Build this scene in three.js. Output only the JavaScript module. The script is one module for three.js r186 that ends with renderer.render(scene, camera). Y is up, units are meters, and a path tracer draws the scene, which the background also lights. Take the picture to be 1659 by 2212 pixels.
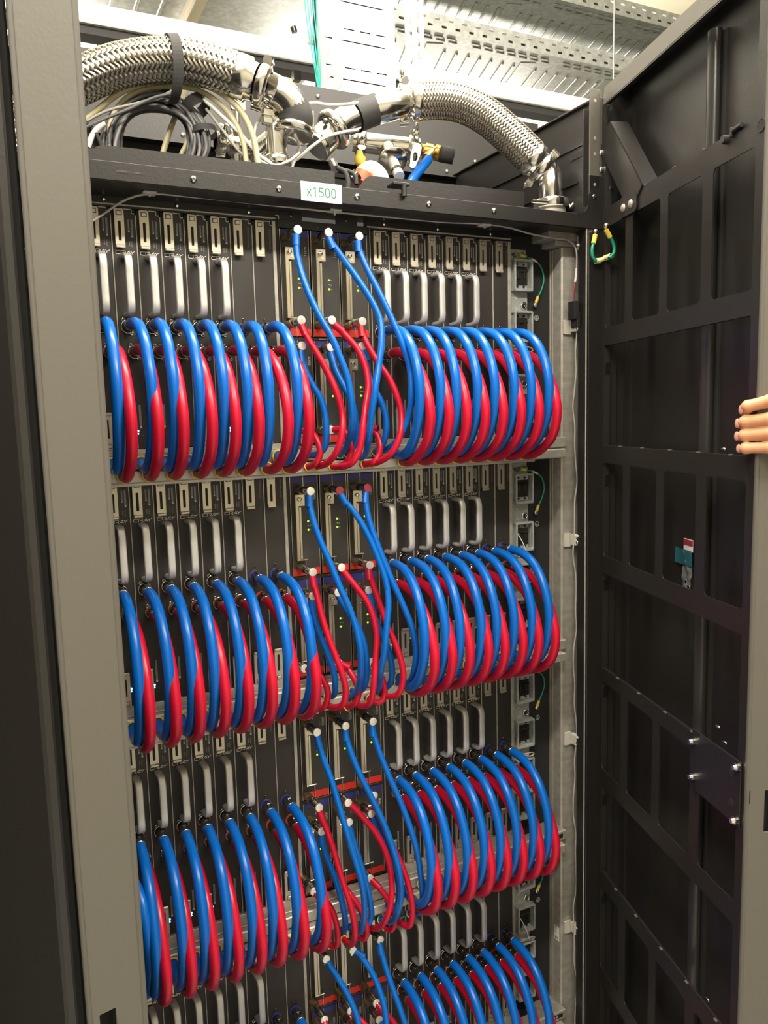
import * as THREE from 'three';
import { mergeGeometries } from 'three/addons/utils/BufferGeometryUtils.js';
import { MarchingCubes } from 'three/addons/objects/MarchingCubes.js';
import { RectAreaLightUniformsLib } from 'three/addons/lights/RectAreaLightUniformsLib.js';

// ---------------------------------------------------------------- camera, light, exposure
const V = (x, y, z) => new THREE.Vector3(x, y, z);
const scene = new THREE.Scene();
const FOCAL = 1699.09;
const CAM = V(-0.15743, 1.52838, 1.36071), FWD = V(0.43549115, -0.12218917, -0.89186169), UP = V(0.07775112, 0.99214814, -0.09796344);
const camera = new THREE.PerspectiveCamera(2 * Math.atan(1106 / FOCAL) * 180 / Math.PI, 1659 / 2212, 0.02, 60);
camera.position.copy(CAM); camera.up.copy(UP); camera.lookAt(CAM.clone().add(FWD));
scene.add(camera);
const renderer = new THREE.WebGLRenderer({ antialias: true });
renderer.toneMapping = THREE.LinearToneMapping;
renderer.toneMappingExposure = 1.2;
renderer.shadowMap.enabled = true;
scene.background = new THREE.Color(0x000000);
RectAreaLightUniformsLib.init();
// the linear lamps of the room: [x, y, z, length along x, width, radiance of the lower, upper and side faces]
const LAMPS = [
  [-0.8, 3.1, 1.55, 1.5, 0.14, 105, 36, 40], [1.2, 3.1, 1.55, 1.5, 0.14, 105, 36, 40],
  [0.65, 3.2, 0.15, 1.5, 0.14, 80, 40, 90],
  [-0.4, 2.5, -2.4, 1.5, 0.14, 20, 150, 12], [1.9, 2.5, -2.4, 1.5, 0.14, 20, 150, 12],
];

// pixel of the photograph -> point on the plane z = const, or at a depth along the optical axis
const RIGHT = FWD.clone().cross(UP).normalize();
const ray = (px, py) => FWD.clone().addScaledVector(RIGHT, (px - 829.5) / FOCAL).addScaledVector(UP, -(py - 1106) / FOCAL);
const onZ = (px, py, z) => { const d = ray(px, py); return CAM.clone().addScaledVector(d, (z - CAM.z) / d.z); };
const onY = (px, py, y) => { const d = ray(px, py); return CAM.clone().addScaledVector(d, (y - CAM.y) / d.y); };
const onX = (px, py, x) => { const d = ray(px, py); return CAM.clone().addScaledVector(d, (x - CAM.x) / d.x); };
const atDepth = (px, py, d) => CAM.clone().addScaledVector(ray(px, py), d);

// ---------------------------------------------------------------- helpers
let seed = 7;
const rnd = () => { seed = (seed * 1664525 + 1013904223) >>> 0; return seed / 4294967296; };
const used = new Map();
function numbered(name) { const n = used.get(name) || 0; used.set(name, n + 1); return n ? name + '_' + String(n).padStart(3, '0') : name; }
function fix(g) {
  const r = g.index ? g.toNonIndexed() : g;
  for (const k of Object.keys(r.attributes)) if (!['position', 'normal', 'uv'].includes(k)) r.deleteAttribute(k);
  if (!r.attributes.uv) r.setAttribute('uv', new THREE.BufferAttribute(new Float32Array(r.attributes.position.count * 2), 2));
  r.morphAttributes = {}; r.clearGroups();
  return r;
}
const join = (gs) => (gs.length === 1 ? gs[0] : mergeGeometries(gs.map(fix), false));
function mesh(name, geos, mat, parent) {
  const m = new THREE.Mesh(join([].concat(geos)), mat);
  m.name = parent ? name : numbered(name); m.castShadow = m.receiveShadow = true; (parent || scene).add(m);
  return m;
}
function thing(name, label, category, group, pos = [0, 0, 0], rotY = 0) {
  const o = new THREE.Group(); o.name = numbered(name); o.position.set(...pos); o.rotation.y = rotY;
  o.userData = { label, category }; if (group) o.userData.group = group;
  scene.add(o); return o;
}
function structure(name, geos, mat, label, category) { const m = mesh(name, geos, mat); m.userData = { kind: 'structure', label, category }; return m; }
function copy(root, pos, label, group, rotY = 0) {
  const r = root.clone(); r.name = numbered(root.name.replace(/_\d{3}$/, '')); r.userData = { ...root.userData, label }; if (group) r.userData.group = group;
  r.position.set(...pos); r.rotation.y = rotY; scene.add(r); return r;
}
// chamfered box with uv in metres
function bx(x0, x1, y0, y1, z0, z1, c = 0) {
  const lo = [Math.min(x0, x1), Math.min(y0, y1), Math.min(z0, z1)], hi = [Math.max(x0, x1), Math.max(y0, y1), Math.max(z0, z1)];
  c = Math.min(c, ...lo.map((l, i) => (hi[i] - l) * 0.45));
  const mid = lo.map((l, i) => (l + hi[i]) / 2), pos = [], nor = [], uv = [];
  const at = (s, a) => [0, 1, 2].map((k) => (s[k] > 0 ? hi[k] - (k === a ? 0 : c) : lo[k] + (k === a ? 0 : c)));
  const face = (pts) => {
    const a = V(...pts[0]), n = V(...pts[1]).sub(a).cross(V(...pts[2]).sub(a)).normalize();
    const ctr = pts.reduce((v, q) => v.add(V(...q)), V(0, 0, 0)).divideScalar(pts.length).sub(V(...mid));
    if (n.dot(ctr) < 0) { n.negate(); pts = pts.slice().reverse(); }
    const ax = [Math.abs(n.x), Math.abs(n.y), Math.abs(n.z)], m = ax.indexOf(Math.max(...ax)), [i, j] = m === 0 ? [2, 1] : m === 1 ? [0, 2] : [0, 1];
    for (let k = 1; k + 1 < pts.length; k++) for (const q of [pts[0], pts[k], pts[k + 1]]) { pos.push(...q); nor.push(n.x, n.y, n.z); uv.push(q[i], q[j]); }
  };
  for (let a = 0; a < 3; a++) {
    const b = (a + 1) % 3, d = (a + 2) % 3;
    for (const s of [-1, 1]) {
      const corner = (p, q) => { const v = [0, 0, 0]; v[a] = s; v[b] = p; v[d] = q; return v; };
      face([at(corner(-1, -1), a), at(corner(1, -1), a), at(corner(1, 1), a), at(corner(-1, 1), a)]);
    }
    if (c > 0) for (const s of [-1, 1]) for (const u of [-1, 1]) {
      const e = (q) => { const v = [0, 0, 0]; v[a] = s; v[b] = u; v[d] = q; return v; };
      face([at(e(-1), a), at(e(1), a), at(e(1), b), at(e(-1), b)]);
    }
  }
  if (c > 0) for (const s of [-1, 1]) for (const u of [-1, 1]) for (const w of [-1, 1]) face([at([s, u, w], 0), at([s, u, w], 1), at([s, u, w], 2)]);
  const g = new THREE.BufferGeometry();
  g.setAttribute('position', new THREE.Float32BufferAttribute(pos, 3)); g.setAttribute('normal', new THREE.Float32BufferAttribute(nor, 3)); g.setAttribute('uv', new THREE.Float32BufferAttribute(uv, 2));
  return g;
}
const QY = V(0, 1, 0);
function orient(g, a, dir) { g.applyQuaternion(new THREE.Quaternion().setFromUnitVectors(QY, dir.clone().normalize())); g.translate(a.x, a.y, a.z); return g; }
function rod(a, b, r0, r1 = r0, seg = 14) { const d = b.clone().sub(a), L = d.length(), g = new THREE.CylinderGeometry(r1, r0, L, seg); g.translate(0, L / 2, 0); return orient(g, a, d); }
function lathe(prof, a, dir, seg = 20) { return orient(new THREE.LatheGeometry(prof.map(([r, h]) => new THREE.Vector2(r, h)), seg), a, dir); }   // prof: [radius, height along dir]
function tube(pts, r, n = 40, rad = 10, closed = false) { return new THREE.TubeGeometry(new THREE.CatmullRomCurve3(pts, closed, 'centripetal'), n, r, rad, closed); }
function torus(c, dir, R, r, seg = 20, rad = 8) { const g = new THREE.TorusGeometry(R, r, rad, seg); g.applyQuaternion(new THREE.Quaternion().setFromUnitVectors(V(0, 0, 1), dir.clone().normalize())); g.translate(c.x, c.y, c.z); return g; }
function ball(c, r, sx = 1, sy = 1, sz = 1, seg = 12) { const g = new THREE.SphereGeometry(r, seg, Math.ceil(seg * 0.7)); g.scale(sx, sy, sz); g.translate(c.x, c.y, c.z); return g; }
const rrect = (x0, y0, x1, y1, r, P = THREE.Path) => {
  const s = new P(); r = Math.min(r, (x1 - x0) / 2.01, (y1 - y0) / 2.01);
  s.moveTo(x0 + r, y0); s.lineTo(x1 - r, y0); s.absarc(x1 - r, y0 + r, r, -Math.PI / 2, 0); s.lineTo(x1, y1 - r); s.absarc(x1 - r, y1 - r, r, 0, Math.PI / 2);
  s.lineTo(x0 + r, y1); s.absarc(x0 + r, y1 - r, r, Math.PI / 2, Math.PI); s.lineTo(x0, y0 + r); s.absarc(x0 + r, y0 + r, r, Math.PI, 1.5 * Math.PI);
  return s;
};
function sheet(shape, z0, t, bevel = 0, curve = 4) {   // extruded plate in the xy plane, from z0 to z0 + t
  const g = new THREE.ExtrudeGeometry(shape, { depth: t - 2 * bevel, bevelEnabled: bevel > 0, bevelThickness: bevel, bevelSize: bevel, bevelOffset: -bevel, bevelSegments: 1, curveSegments: curve });
  g.translate(0, 0, z0 + bevel); return g;
}
const plate = (x0, x1, y0, y1, z0, t, r, bevel = 0) => sheet(rrect(x0, y0, x1, y1, r, THREE.Shape), z0, t, bevel);
const moved = (g, f) => { f(g); return g; };
// flat bar swept along points in a plane containing z (a handle): cross-section rounded box w x t
function strap(pts, w, t, side, n = 40) {
  const curve = new THREE.CatmullRomCurve3(pts, false, 'centripetal'), pos = [], idx = [], m = 12;
  for (let i = 0; i <= n; i++) {
    const c = curve.getPointAt(i / n), T = curve.getTangentAt(i / n), N = side.clone().cross(T).normalize();
    for (let k = 0; k < m; k++) {
      const a = k / m * 2 * Math.PI, ca = Math.cos(a), sa = Math.sin(a), e = 0.55;
      const q = c.clone().addScaledVector(side, Math.sign(ca) * Math.abs(ca) ** e * w / 2).addScaledVector(N, Math.sign(sa) * Math.abs(sa) ** e * t / 2);
      pos.push(q.x, q.y, q.z);
    }
  }
  for (let i = 0; i < n; i++) for (let k = 0; k < m; k++) { const a = i * m + k, b = i * m + (k + 1) % m; idx.push(a, b, a + m, b, b + m, a + m); }
  for (const s of [0, n]) for (let k = 1; k + 1 < m; k++) idx.push(...(s ? [s * m, s * m + k, s * m + k + 1] : [0, k + 1, k]));
  const g = new THREE.BufferGeometry(); g.setAttribute('position', new THREE.Float32BufferAttribute(pos, 3)); g.setIndex(idx); g.computeVertexNormals(); return g;
}

// ---------------------------------------------------------------- textures
function canvasTex(w, h, draw, repeat) {
  const c = document.createElement('canvas'); c.width = w; c.height = h; const x = c.getContext('2d'); draw(x, w, h);
  const t = new THREE.CanvasTexture(c); t.colorSpace = THREE.SRGBColorSpace; if (repeat) { t.wrapS = t.wrapT = THREE.RepeatWrapping; t.repeat.set(...repeat); } return t;
}
function noiseTex(n, f, srgb, repeat) {
  const d = new Uint8Array(n * n * 4);
  for (let y = 0; y < n; y++) for (let x = 0; x < n; x++) { const v = f(x, y), i = (y * n + x) * 4, a = Array.isArray(v) ? v : [v, v, v]; d[i] = a[0]; d[i + 1] = a[1]; d[i + 2] = a[2]; d[i + 3] = 255; }
  const t = new THREE.DataTexture(d, n, n); t.magFilter = THREE.LinearFilter; t.minFilter = THREE.LinearMipmapLinearFilter; t.generateMipmaps = true; t.wrapS = t.wrapT = THREE.RepeatWrapping;
  if (srgb) t.colorSpace = THREE.SRGBColorSpace; t.repeat.set(repeat, repeat); t.needsUpdate = true; return t;
}
// tiling value noise
function valueNoise(n, cells, s0) {
  let s = s0; const r = () => { s = (s * 1664525 + 1013904223) >>> 0; return s / 4294967296; };
  const grid = Array.from({ length: cells * cells }, r), sm = (t) => t * t * (3 - 2 * t);
  return (x, y) => { const u = x / n * cells, v = y / n * cells, i = Math.floor(u), j = Math.floor(v), a = sm(u - i), b = sm(v - j), G = (p, q) => grid[((q + cells) % cells) * cells + (p + cells) % cells];
    return (G(i, j) * (1 - a) + G(i + 1, j) * a) * (1 - b) + (G(i, j + 1) * (1 - a) + G(i + 1, j + 1) * a) * b; };
}
const n64 = valueNoise(256, 64, 3), n16 = valueNoise(256, 16, 5), n6 = valueNoise(256, 6, 9), n128 = valueNoise(256, 128, 11);
const grainBump = noiseTex(256, (x, y) => 255 * (0.6 * n128(x, y) + 0.4 * n64(x, y)), false, 4);
const paintRough = noiseTex(256, (x, y) => 120 + 45 * n16(x, y) + 30 * n64(x, y), false, 3);
const galvTex = noiseTex(256, (x, y) => { const a = Math.round(n16(x, y) * 7) / 7 * 0.5 + n64(x, y) * 0.3 + n6(x, y) * 0.2; const v = 190 + 55 * (a - 0.5); return [v, v + 2, v]; }, true, 5);
const brushTex = noiseTex(256, (x, y) => { const v = 205 + 12 * (n64((x * 0.1) | 0, y) - 0.5) + 22 * (n16(x, y) - 0.5); return [v, v, v]; }, true, 6);

// ---------------------------------------------------------------- materials
const std = (o) => new THREE.MeshStandardMaterial(o), phys = (o) => new THREE.MeshPhysicalMaterial(o);
const lin = (r, g, b) => new THREE.Color().setRGB(r, g, b);
const M = {
  black: std({ color: lin(0.0155, 0.0138, 0.0125), roughness: 0.4, bumpMap: grainBump, bumpScale: 0.00012 }),
  grey: std({ color: lin(0.1, 0.092, 0.076), roughness: 0.5, bumpMap: grainBump, bumpScale: 0.0001 }),
  matte: std({ color: lin(0.012, 0.012, 0.012), roughness: 0.8 }),
  rubber: std({ color: lin(0.03, 0.029, 0.028), roughness: 0.75 }),
  steel: phys({ color: lin(0.8, 0.76, 0.67), metalness: 0.5, roughness: 0.48, anisotropy: 0.4, map: brushTex }),
  polish: std({ color: lin(0.78, 0.76, 0.72), metalness: 1, roughness: 0.14 }),
  braid: std({ color: lin(0.52, 0.49, 0.43), metalness: 1, roughness: 0.3 }),
  galv: std({ color: lin(0.8, 0.81, 0.79), metalness: 0.3, roughness: 0.42, map: galvTex }),
  nickel: std({ color: lin(0.62, 0.56, 0.44), metalness: 1, roughness: 0.3 }),
  latch: std({ color: lin(0.58, 0.53, 0.43), metalness: 0.7, roughness: 0.45 }),
  handle: std({ color: lin(0.62, 0.61, 0.58), metalness: 0.6, roughness: 0.5 }),
  gun: std({ color: lin(0.16, 0.155, 0.15), metalness: 0.9, roughness: 0.16 }),
  gunRed: std({ color: lin(0.22, 0.14, 0.11), metalness: 0.9, roughness: 0.18 }),
  brass: std({ color: lin(0.55, 0.36, 0.1), metalness: 1, roughness: 0.3 }),
  bronze: std({ color: lin(0.4, 0.31, 0.18), metalness: 0.9, roughness: 0.35 }),
  blue: phys({ color: lin(0.001, 0.105, 0.45), roughness: 0.3, specularIntensity: 0.7 }),
  red: phys({ color: lin(0.46, 0.006, 0.028), roughness: 0.32, specularIntensity: 0.7 }),
  yellow: std({ color: lin(0.75, 0.55, 0.08), roughness: 0.5 }),
  capWhite: std({ color: lin(0.78, 0.76, 0.7), metalness: 0.35, roughness: 0.3 }),
  capRed: std({ color: lin(0.3, 0.03, 0.05), roughness: 0.35 }),
  blueTag: std({ color: lin(0.02, 0.025, 0.19), roughness: 0.45 }),
  redTag: std({ color: lin(0.62, 0.022, 0.012), roughness: 0.45 }),
  ringBlue: std({ color: lin(0.03, 0.035, 0.2), roughness: 0.4 }),
  ringOrange: std({ color: lin(0.42, 0.07, 0.035), roughness: 0.4 }),
  blueLed: std({ color: lin(0.2, 0.5, 0.9), emissive: lin(0.25, 0.7, 1), emissiveIntensity: 5 }),
  greenLed: std({ color: lin(0.3, 0.6, 0.02), emissive: lin(0.45, 0.95, 0.02), emissiveIntensity: 1.1 }),
  beigeWire: std({ color: lin(0.5, 0.45, 0.28), roughness: 0.45 }),
  whiteWire: std({ color: lin(0.72, 0.7, 0.66), roughness: 0.4 }),
  greyWire: std({ color: lin(0.085, 0.085, 0.088), roughness: 0.4 }),
  greyWire2: std({ color: lin(0.15, 0.15, 0.155), roughness: 0.4 }),
  paleWire: std({ color: lin(0.4, 0.38, 0.34), roughness: 0.45 }),
  teal: std({ color: lin(0.03, 0.45, 0.36), roughness: 0.4 }),
  green: std({ color: lin(0.015, 0.28, 0.17), roughness: 0.4 }),
  nylon: phys({ color: lin(0.62, 0.6, 0.52), roughness: 0.4, transmission: 0.15, thickness: 0 }),
  paleYellow: std({ color: lin(0.68, 0.68, 0.32), roughness: 0.45 }),
  white: std({ color: lin(0.82, 0.83, 0.8), roughness: 0.5 }),
  cream: std({ color: lin(0.72, 0.7, 0.6), roughness: 0.5 }),
  wall: std({ color: lin(0.46, 0.44, 0.36), roughness: 0.9, bumpMap: grainBump, bumpScale: 0.0004 }),
  wallBack: std({ color: lin(0.42, 0.39, 0.25), roughness: 0.9, bumpMap: grainBump, bumpScale: 0.0004 }),
  wallLine: std({ color: lin(0.45, 0.42, 0.3), roughness: 0.8 }),
  ceiling: std({ color: lin(0.62, 0.59, 0.46), roughness: 0.95 }),
  floor: std({ color: lin(0.33, 0.33, 0.32), roughness: 0.45 }),
  skin: phys({ color: lin(0.62, 0.29, 0.15), roughness: 0.5, sheen: 0.2 }),
  nail: std({ color: lin(0.72, 0.36, 0.27), roughness: 0.3 }),
  film: phys({ color: lin(0.85, 0.88, 0.88), roughness: 0.15, transmission: 0.85, thickness: 0 }),
  tealTape: std({ color: lin(0.015, 0.1, 0.12), roughness: 0.35 }),
  amber: phys({ color: lin(0.7, 0.33, 0.03), roughness: 0.15, metalness: 0.3 }),
  orange: std({ color: lin(0.75, 0.13, 0.05), roughness: 0.5 }),
  satin: std({ color: lin(0.05, 0.048, 0.045), metalness: 0.4, roughness: 0.3 }),
  glow: std({ color: lin(0.9, 0.9, 0.88), emissive: lin(1, 0.97, 0.88), emissiveIntensity: 4 }),
  darkWin: std({ color: lin(0.02, 0.018, 0.016), roughness: 0.25 }),
};

// ---------------------------------------------------------------- the room
const RX0 = -4, RX1 = 5.5, RZ0 = -4.6, RZ1 = 3.4, RH = 3.9;
structure('floor', bx(RX0, RX1, -0.2, 0, RZ0, RZ1), M.floor, 'grey raised floor of the server room', 'floor');
structure('ceiling', bx(RX0, RX1, RH, RH + 0.2, RZ0, RZ1), M.ceiling, 'plain cream ceiling above the cable trays', 'ceiling');
const wallBack = structure('wall_back', bx(RX0, RX1, 0, RH, RZ0 - 0.2, RZ0), M.wallBack, 'beige panelled wall behind the overhead beam', 'wall');
for (let k = 0; k < 8; k++) mesh('panel_joint', bx(RX0 + 0.6 + k * 1.2, RX0 + 0.612 + k * 1.2, 0, RH, RZ0, RZ0 + 0.006), M.wallLine, wallBack);
structure('wall_front', bx(RX0, RX1, 0, RH, RZ1, RZ1 + 0.2), M.wall, 'beige wall across the aisle from the open cabinet', 'wall');
structure('wall_left', bx(RX0 - 0.2, RX0, 0, RH, RZ0, RZ1), M.wall, 'beige wall at the end of the aisle beyond left door', 'wall');
structure('wall_right', bx(RX1, RX1 + 0.2, 0, RH, RZ0, RZ1), M.wall, 'beige wall at the end of the aisle beyond right door', 'wall');
LAMPS.forEach(([x, y, z, L, W, I, J, K], i) => {
  const o = thing('ceiling_luminaire', ['long linear luminaire over the aisle before left door', 'long linear luminaire over the aisle before right door', 'long linear luminaire above cabinet top and hoses', 'long linear luminaire behind the racks, nearer left door', 'long linear luminaire behind the racks, nearer right door'][i], 'lamp', 'linear ceiling luminaires', [x, y, z]);
  mesh('housing', bx(-L / 2 - 0.02, L / 2 + 0.02, 0, 0.06, -W / 2 - 0.012, W / 2 + 0.012, 0.004), M.white, o);
  mesh('diffuser', bx(-L / 2, L / 2, -0.006, 0, -W / 2, W / 2, 0.002), M.glow, o);
  for (const s of [-1, 1]) mesh('suspension_rod', rod(V(s * L * 0.4, 0.06, 0), V(s * L * 0.4, RH - y, 0), 0.003), M.galv, o);
  mesh('upper_diffuser', bx(-L / 2, L / 2, 0.06, 0.066, -W / 2, W / 2, 0.002), M.glow, o);
  const l = new THREE.RectAreaLight(0xfff6e8, I, L, W); l.position.set(x, y - 0.012, z); l.lookAt(x, y - 1, z); scene.add(l);
  for (const d of [-1, 1]) {
    mesh('side_diffuser', bx(-L / 2, L / 2, 0.004, 0.056, d * (W / 2 + 0.012), d * (W / 2 + 0.016), 0.001), M.glow, o);
    const e = new THREE.RectAreaLight(0xfff6e8, K, L, 0.052); e.position.set(x, y + 0.03, z + d * (W / 2 + 0.022)); e.lookAt(x, y + 0.03, z + d * 2); scene.add(e);
  }
  const u = new THREE.RectAreaLight(0xfff6e8, J, L, W); u.position.set(x, y + 0.072, z); u.lookAt(x, y + 1, z); scene.add(u);
});

// ---------------------------------------------------------------- rack layout (metres)
const PITCH = 0.0388, ROW = 0.4372, TOP = 1.8, XL = 0, XR = 0.4973;
const rowY = (r) => TOP - r * ROW;
const TIER = ['top tier', 'second tier', 'third tier', 'bottom tier'];
const ORD = ['first', 'second', 'third', 'fourth', 'fifth', 'sixth', 'seventh', 'eighth'];
const RZ = 0.087;   // front of the cabinet frame
const CX0 = -0.185, CX1 = 0.985;

// ---------------------------------------------------------------- cabinet frame
{
  const o = thing('server_cabinet', 'tall black open server cabinet frame holding four tiers of blades', 'cabinet');
  // top rail: front face, underside and the two raised lips behind it
  const rail = mesh('top_rail', [bx(CX0 + 0.05, 0.945, 1.887, 1.914, RZ - 0.002, RZ, 0.0006), bx(CX0 + 0.05, 0.945, 1.886, 1.889, -0.02, RZ - 0.002), bx(CX0 + 0.05, 0.945, 1.911, 1.914, 0.04, RZ - 0.002)], M.black, o);
  const lipL = new THREE.Shape(); lipL.moveTo(-0.1, 1.912); lipL.lineTo(0.404, 1.912); lipL.lineTo(0.404, 1.946); lipL.quadraticCurveTo(0.404, 1.949, 0.4, 1.949); lipL.lineTo(0.03, 1.947); lipL.quadraticCurveTo(0.014, 1.947, 0.01, 1.94); lipL.lineTo(-0.1, 1.93); lipL.closePath();
  mesh('rear_lip', sheet(lipL, 0.05, 0.002), M.black, rail);
  const lipR = new THREE.Shape(); lipR.moveTo(0.44, 1.912); lipR.lineTo(0.805, 1.912); lipR.lineTo(0.805, 1.953); lipR.lineTo(0.48, 1.949); lipR.quadraticCurveTo(0.465, 1.949, 0.458, 1.938); lipR.closePath();
  mesh('rear_lip', sheet(lipR, 0.05, 0.002), M.black, rail);
  for (const [px, py] of [[418, 387], [603, 408], [772, 425], [927, 441], [1068, 455]]) {
    const c = onZ(px, py, RZ + 0.001), s = mesh('screw', [ball(c, 0.0052, 1, 1, 0.6)], M.polish, rail);
    mesh('cross_slot', [bx(c.x - 0.0022, c.x + 0.0022, c.y - 0.0005, c.y + 0.0005, c.z + 0.0026, c.z + 0.0033), bx(c.x - 0.0005, c.x + 0.0005, c.y - 0.0022, c.y + 0.0022, c.z + 0.0026, c.z + 0.0033)], M.matte, s);
  }
  { const c = onZ(868, 400, RZ), k = mesh('door_catch', [bx(c.x - 0.02, c.x + 0.012, c.y - 0.002, c.y + 0.003, RZ - 0.02, RZ + 0.008, 0.001), rod(V(c.x + 0.002, c.y - 0.02, RZ + 0.004), V(c.x + 0.002, c.y, RZ + 0.004), 0.005)], M.black, rail); k.userData.label = 'small black catch with a peg'; }
  // the notched corner plates and posts
  for (const s of [1, -1]) {
    const mx = (x) => (s > 0 ? x : 0.8 - x), B = (x0, x1, ...r) => bx(mx(x0), mx(x1), ...r);
    mesh('corner_post', [B(0.934, 0.975, 0.03, 1.9, RZ - 0.03, RZ - 0.012, 0.001), B(0.936, 0.98, 0.03, 1.99, RZ - 0.012, RZ, 0.001), B(0.93, 0.9345, 0.03, 1.89, RZ - 0.012, RZ - 0.002, 0.0008), B(0.972, 0.985, 0.03, 2.14, -0.02, RZ - 0.001, 0.001)], M.black, o);
    mesh('post_edge', [B(0.9305, 0.9335, 0.04, 1.887, RZ - 0.003, RZ - 0.001, 0.0006)], M.steel, o);
    mesh('top_bracket', [B(0.923, 0.938, 1.93, 2.112, RZ - 0.005, RZ - 0.0032, 0.0006)], M.black, o);
    mesh('top_bracket', [B(0.937, 0.962, 1.965, 2.152, RZ - 0.003, RZ, 0.0008), B(0.962, 0.978, 1.9, 2.14, RZ - 0.02, RZ - 0.004, 0.001)], M.grey, o);
    for (const y of [2.13, 2.06, 2.03, 1.972]) mesh('bracket_hole', rod(V(mx(0.95), y, RZ - 0.001), V(mx(0.95), y, RZ + 0.0006), 0.0032), M.steel, o);
    mesh('screw', [ball(V(mx(0.97), 2.035, RZ - 0.003), 0.006, 1, 1, 0.6), ball(V(mx(0.97), 2.003, RZ - 0.003), 0.006, 1, 1, 0.6)], M.polish, o);
    if (s > 0) {
      const sh = new THREE.Shape(); sh.moveTo(0.905, 1.887); sh.lineTo(0.98, 1.887); sh.lineTo(0.98, 1.966); sh.quadraticCurveTo(0.95, 1.966, 0.935, 1.953); sh.quadraticCurveTo(0.932, 1.93, 0.93, 1.926); sh.quadraticCurveTo(0.927, 1.914, 0.905, 1.914); sh.closePath();
      mesh('corner_plate', sheet(sh, RZ, 0.002, 0, 8), M.black, o);
      mesh('screw', ball(V(0.948, 1.948, RZ + 0.002), 0.0055, 1, 1, 0.5), M.gun, o);
      mesh('hinge_pin', [rod(V(0.979, 1.93, 0.096), V(0.979, 2.02, 0.096), 0.0042), rod(V(0.979, 1.962, 0.096), V(0.979, 1.967, 0.096), 0.008)], M.polish, o);
    }
    mesh('side_wall', [B(0.957, 0.96, 1.86, 2.137, -0.45, 0.075), B(0.953, 0.957, 2.06, 2.064, -0.45, 0.06), B(0.953, 0.957, 1.99, 1.993, -0.4, 0.03), B(0.95, 0.966, 2.134, 2.138, -0.45, 0.08, 0.001)], M.black, o);
    mesh('side_slot', B(0.9555, 0.9572, 2.04, 2.05, 0.005, 0.05), M.matte, o);
    mesh('side_panel', B(0.982, 0.985, 0.03, 2.13, -1.1, 0.06), M.black, o);
  }
  // back panel of the roof well with its screws, well floor and dark body
  const bp = mesh('well_back_panel', [bx(-0.19, 1.22, 2.13, 2.296, -0.452, -0.45), bx(-0.19, 1.22, 2.128, 2.131, -0.47, -0.44)], M.black, o);
  for (const [px, py] of [[687, 208], [395, 291], [411, 258], [1027, 349], [966, 370]]) mesh('screw', ball(onZ(px, py, -0.449), 0.005, 1, 1, 0.5), M.polish, bp);
  mesh('well_rear_wall', bx(-0.19, 0.985, 1.86, 2.13, -0.475, -0.47), M.matte, o);
  mesh('well_floor', bx(CX0 + 0.01, 0.95, 1.862, 1.866, -1.1, -0.03), M.matte, o);
  mesh('rear_cover', [bx(CX0 + 0.01, 0.98, 2.1, 2.104, -1.1, -0.47), bx(CX0, CX1, 0.03, 2.12, -1.12, -1.1)], M.black, o);
  mesh('plinth', bx(CX0, CX1, 0, 0.05, -1.1, 0.06, 0.002), M.black, o);
  // black panels beside the chassis
  mesh('filler_panel', bx(0.806, 0.95, 0.05, 1.887, -0.03, -0.012), M.matte, o);
  mesh('filler_panel', bx(-0.17, -0.012, 0.05, 1.887, -0.03, -0.004), M.matte, o);
}

{ // the closed cabinet next in the row
  const o = thing('neighbour_cabinet', 'closed black cabinet next in the row, beyond the left door', 'cabinet');
  mesh('body', bx(-1.4, -0.2, 0.03, 2.13, -1.1, 0.06, 0.003), M.black, o);
  mesh('front_door', bx(-0.798, -0.275, 0.05, 2.1, 0.062, 0.12, 0.004), M.black, o); mesh('front_door', bx(-1.39, -0.802, 0.05, 2.1, 0.062, 0.12, 0.004), M.black, o);
}
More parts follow.
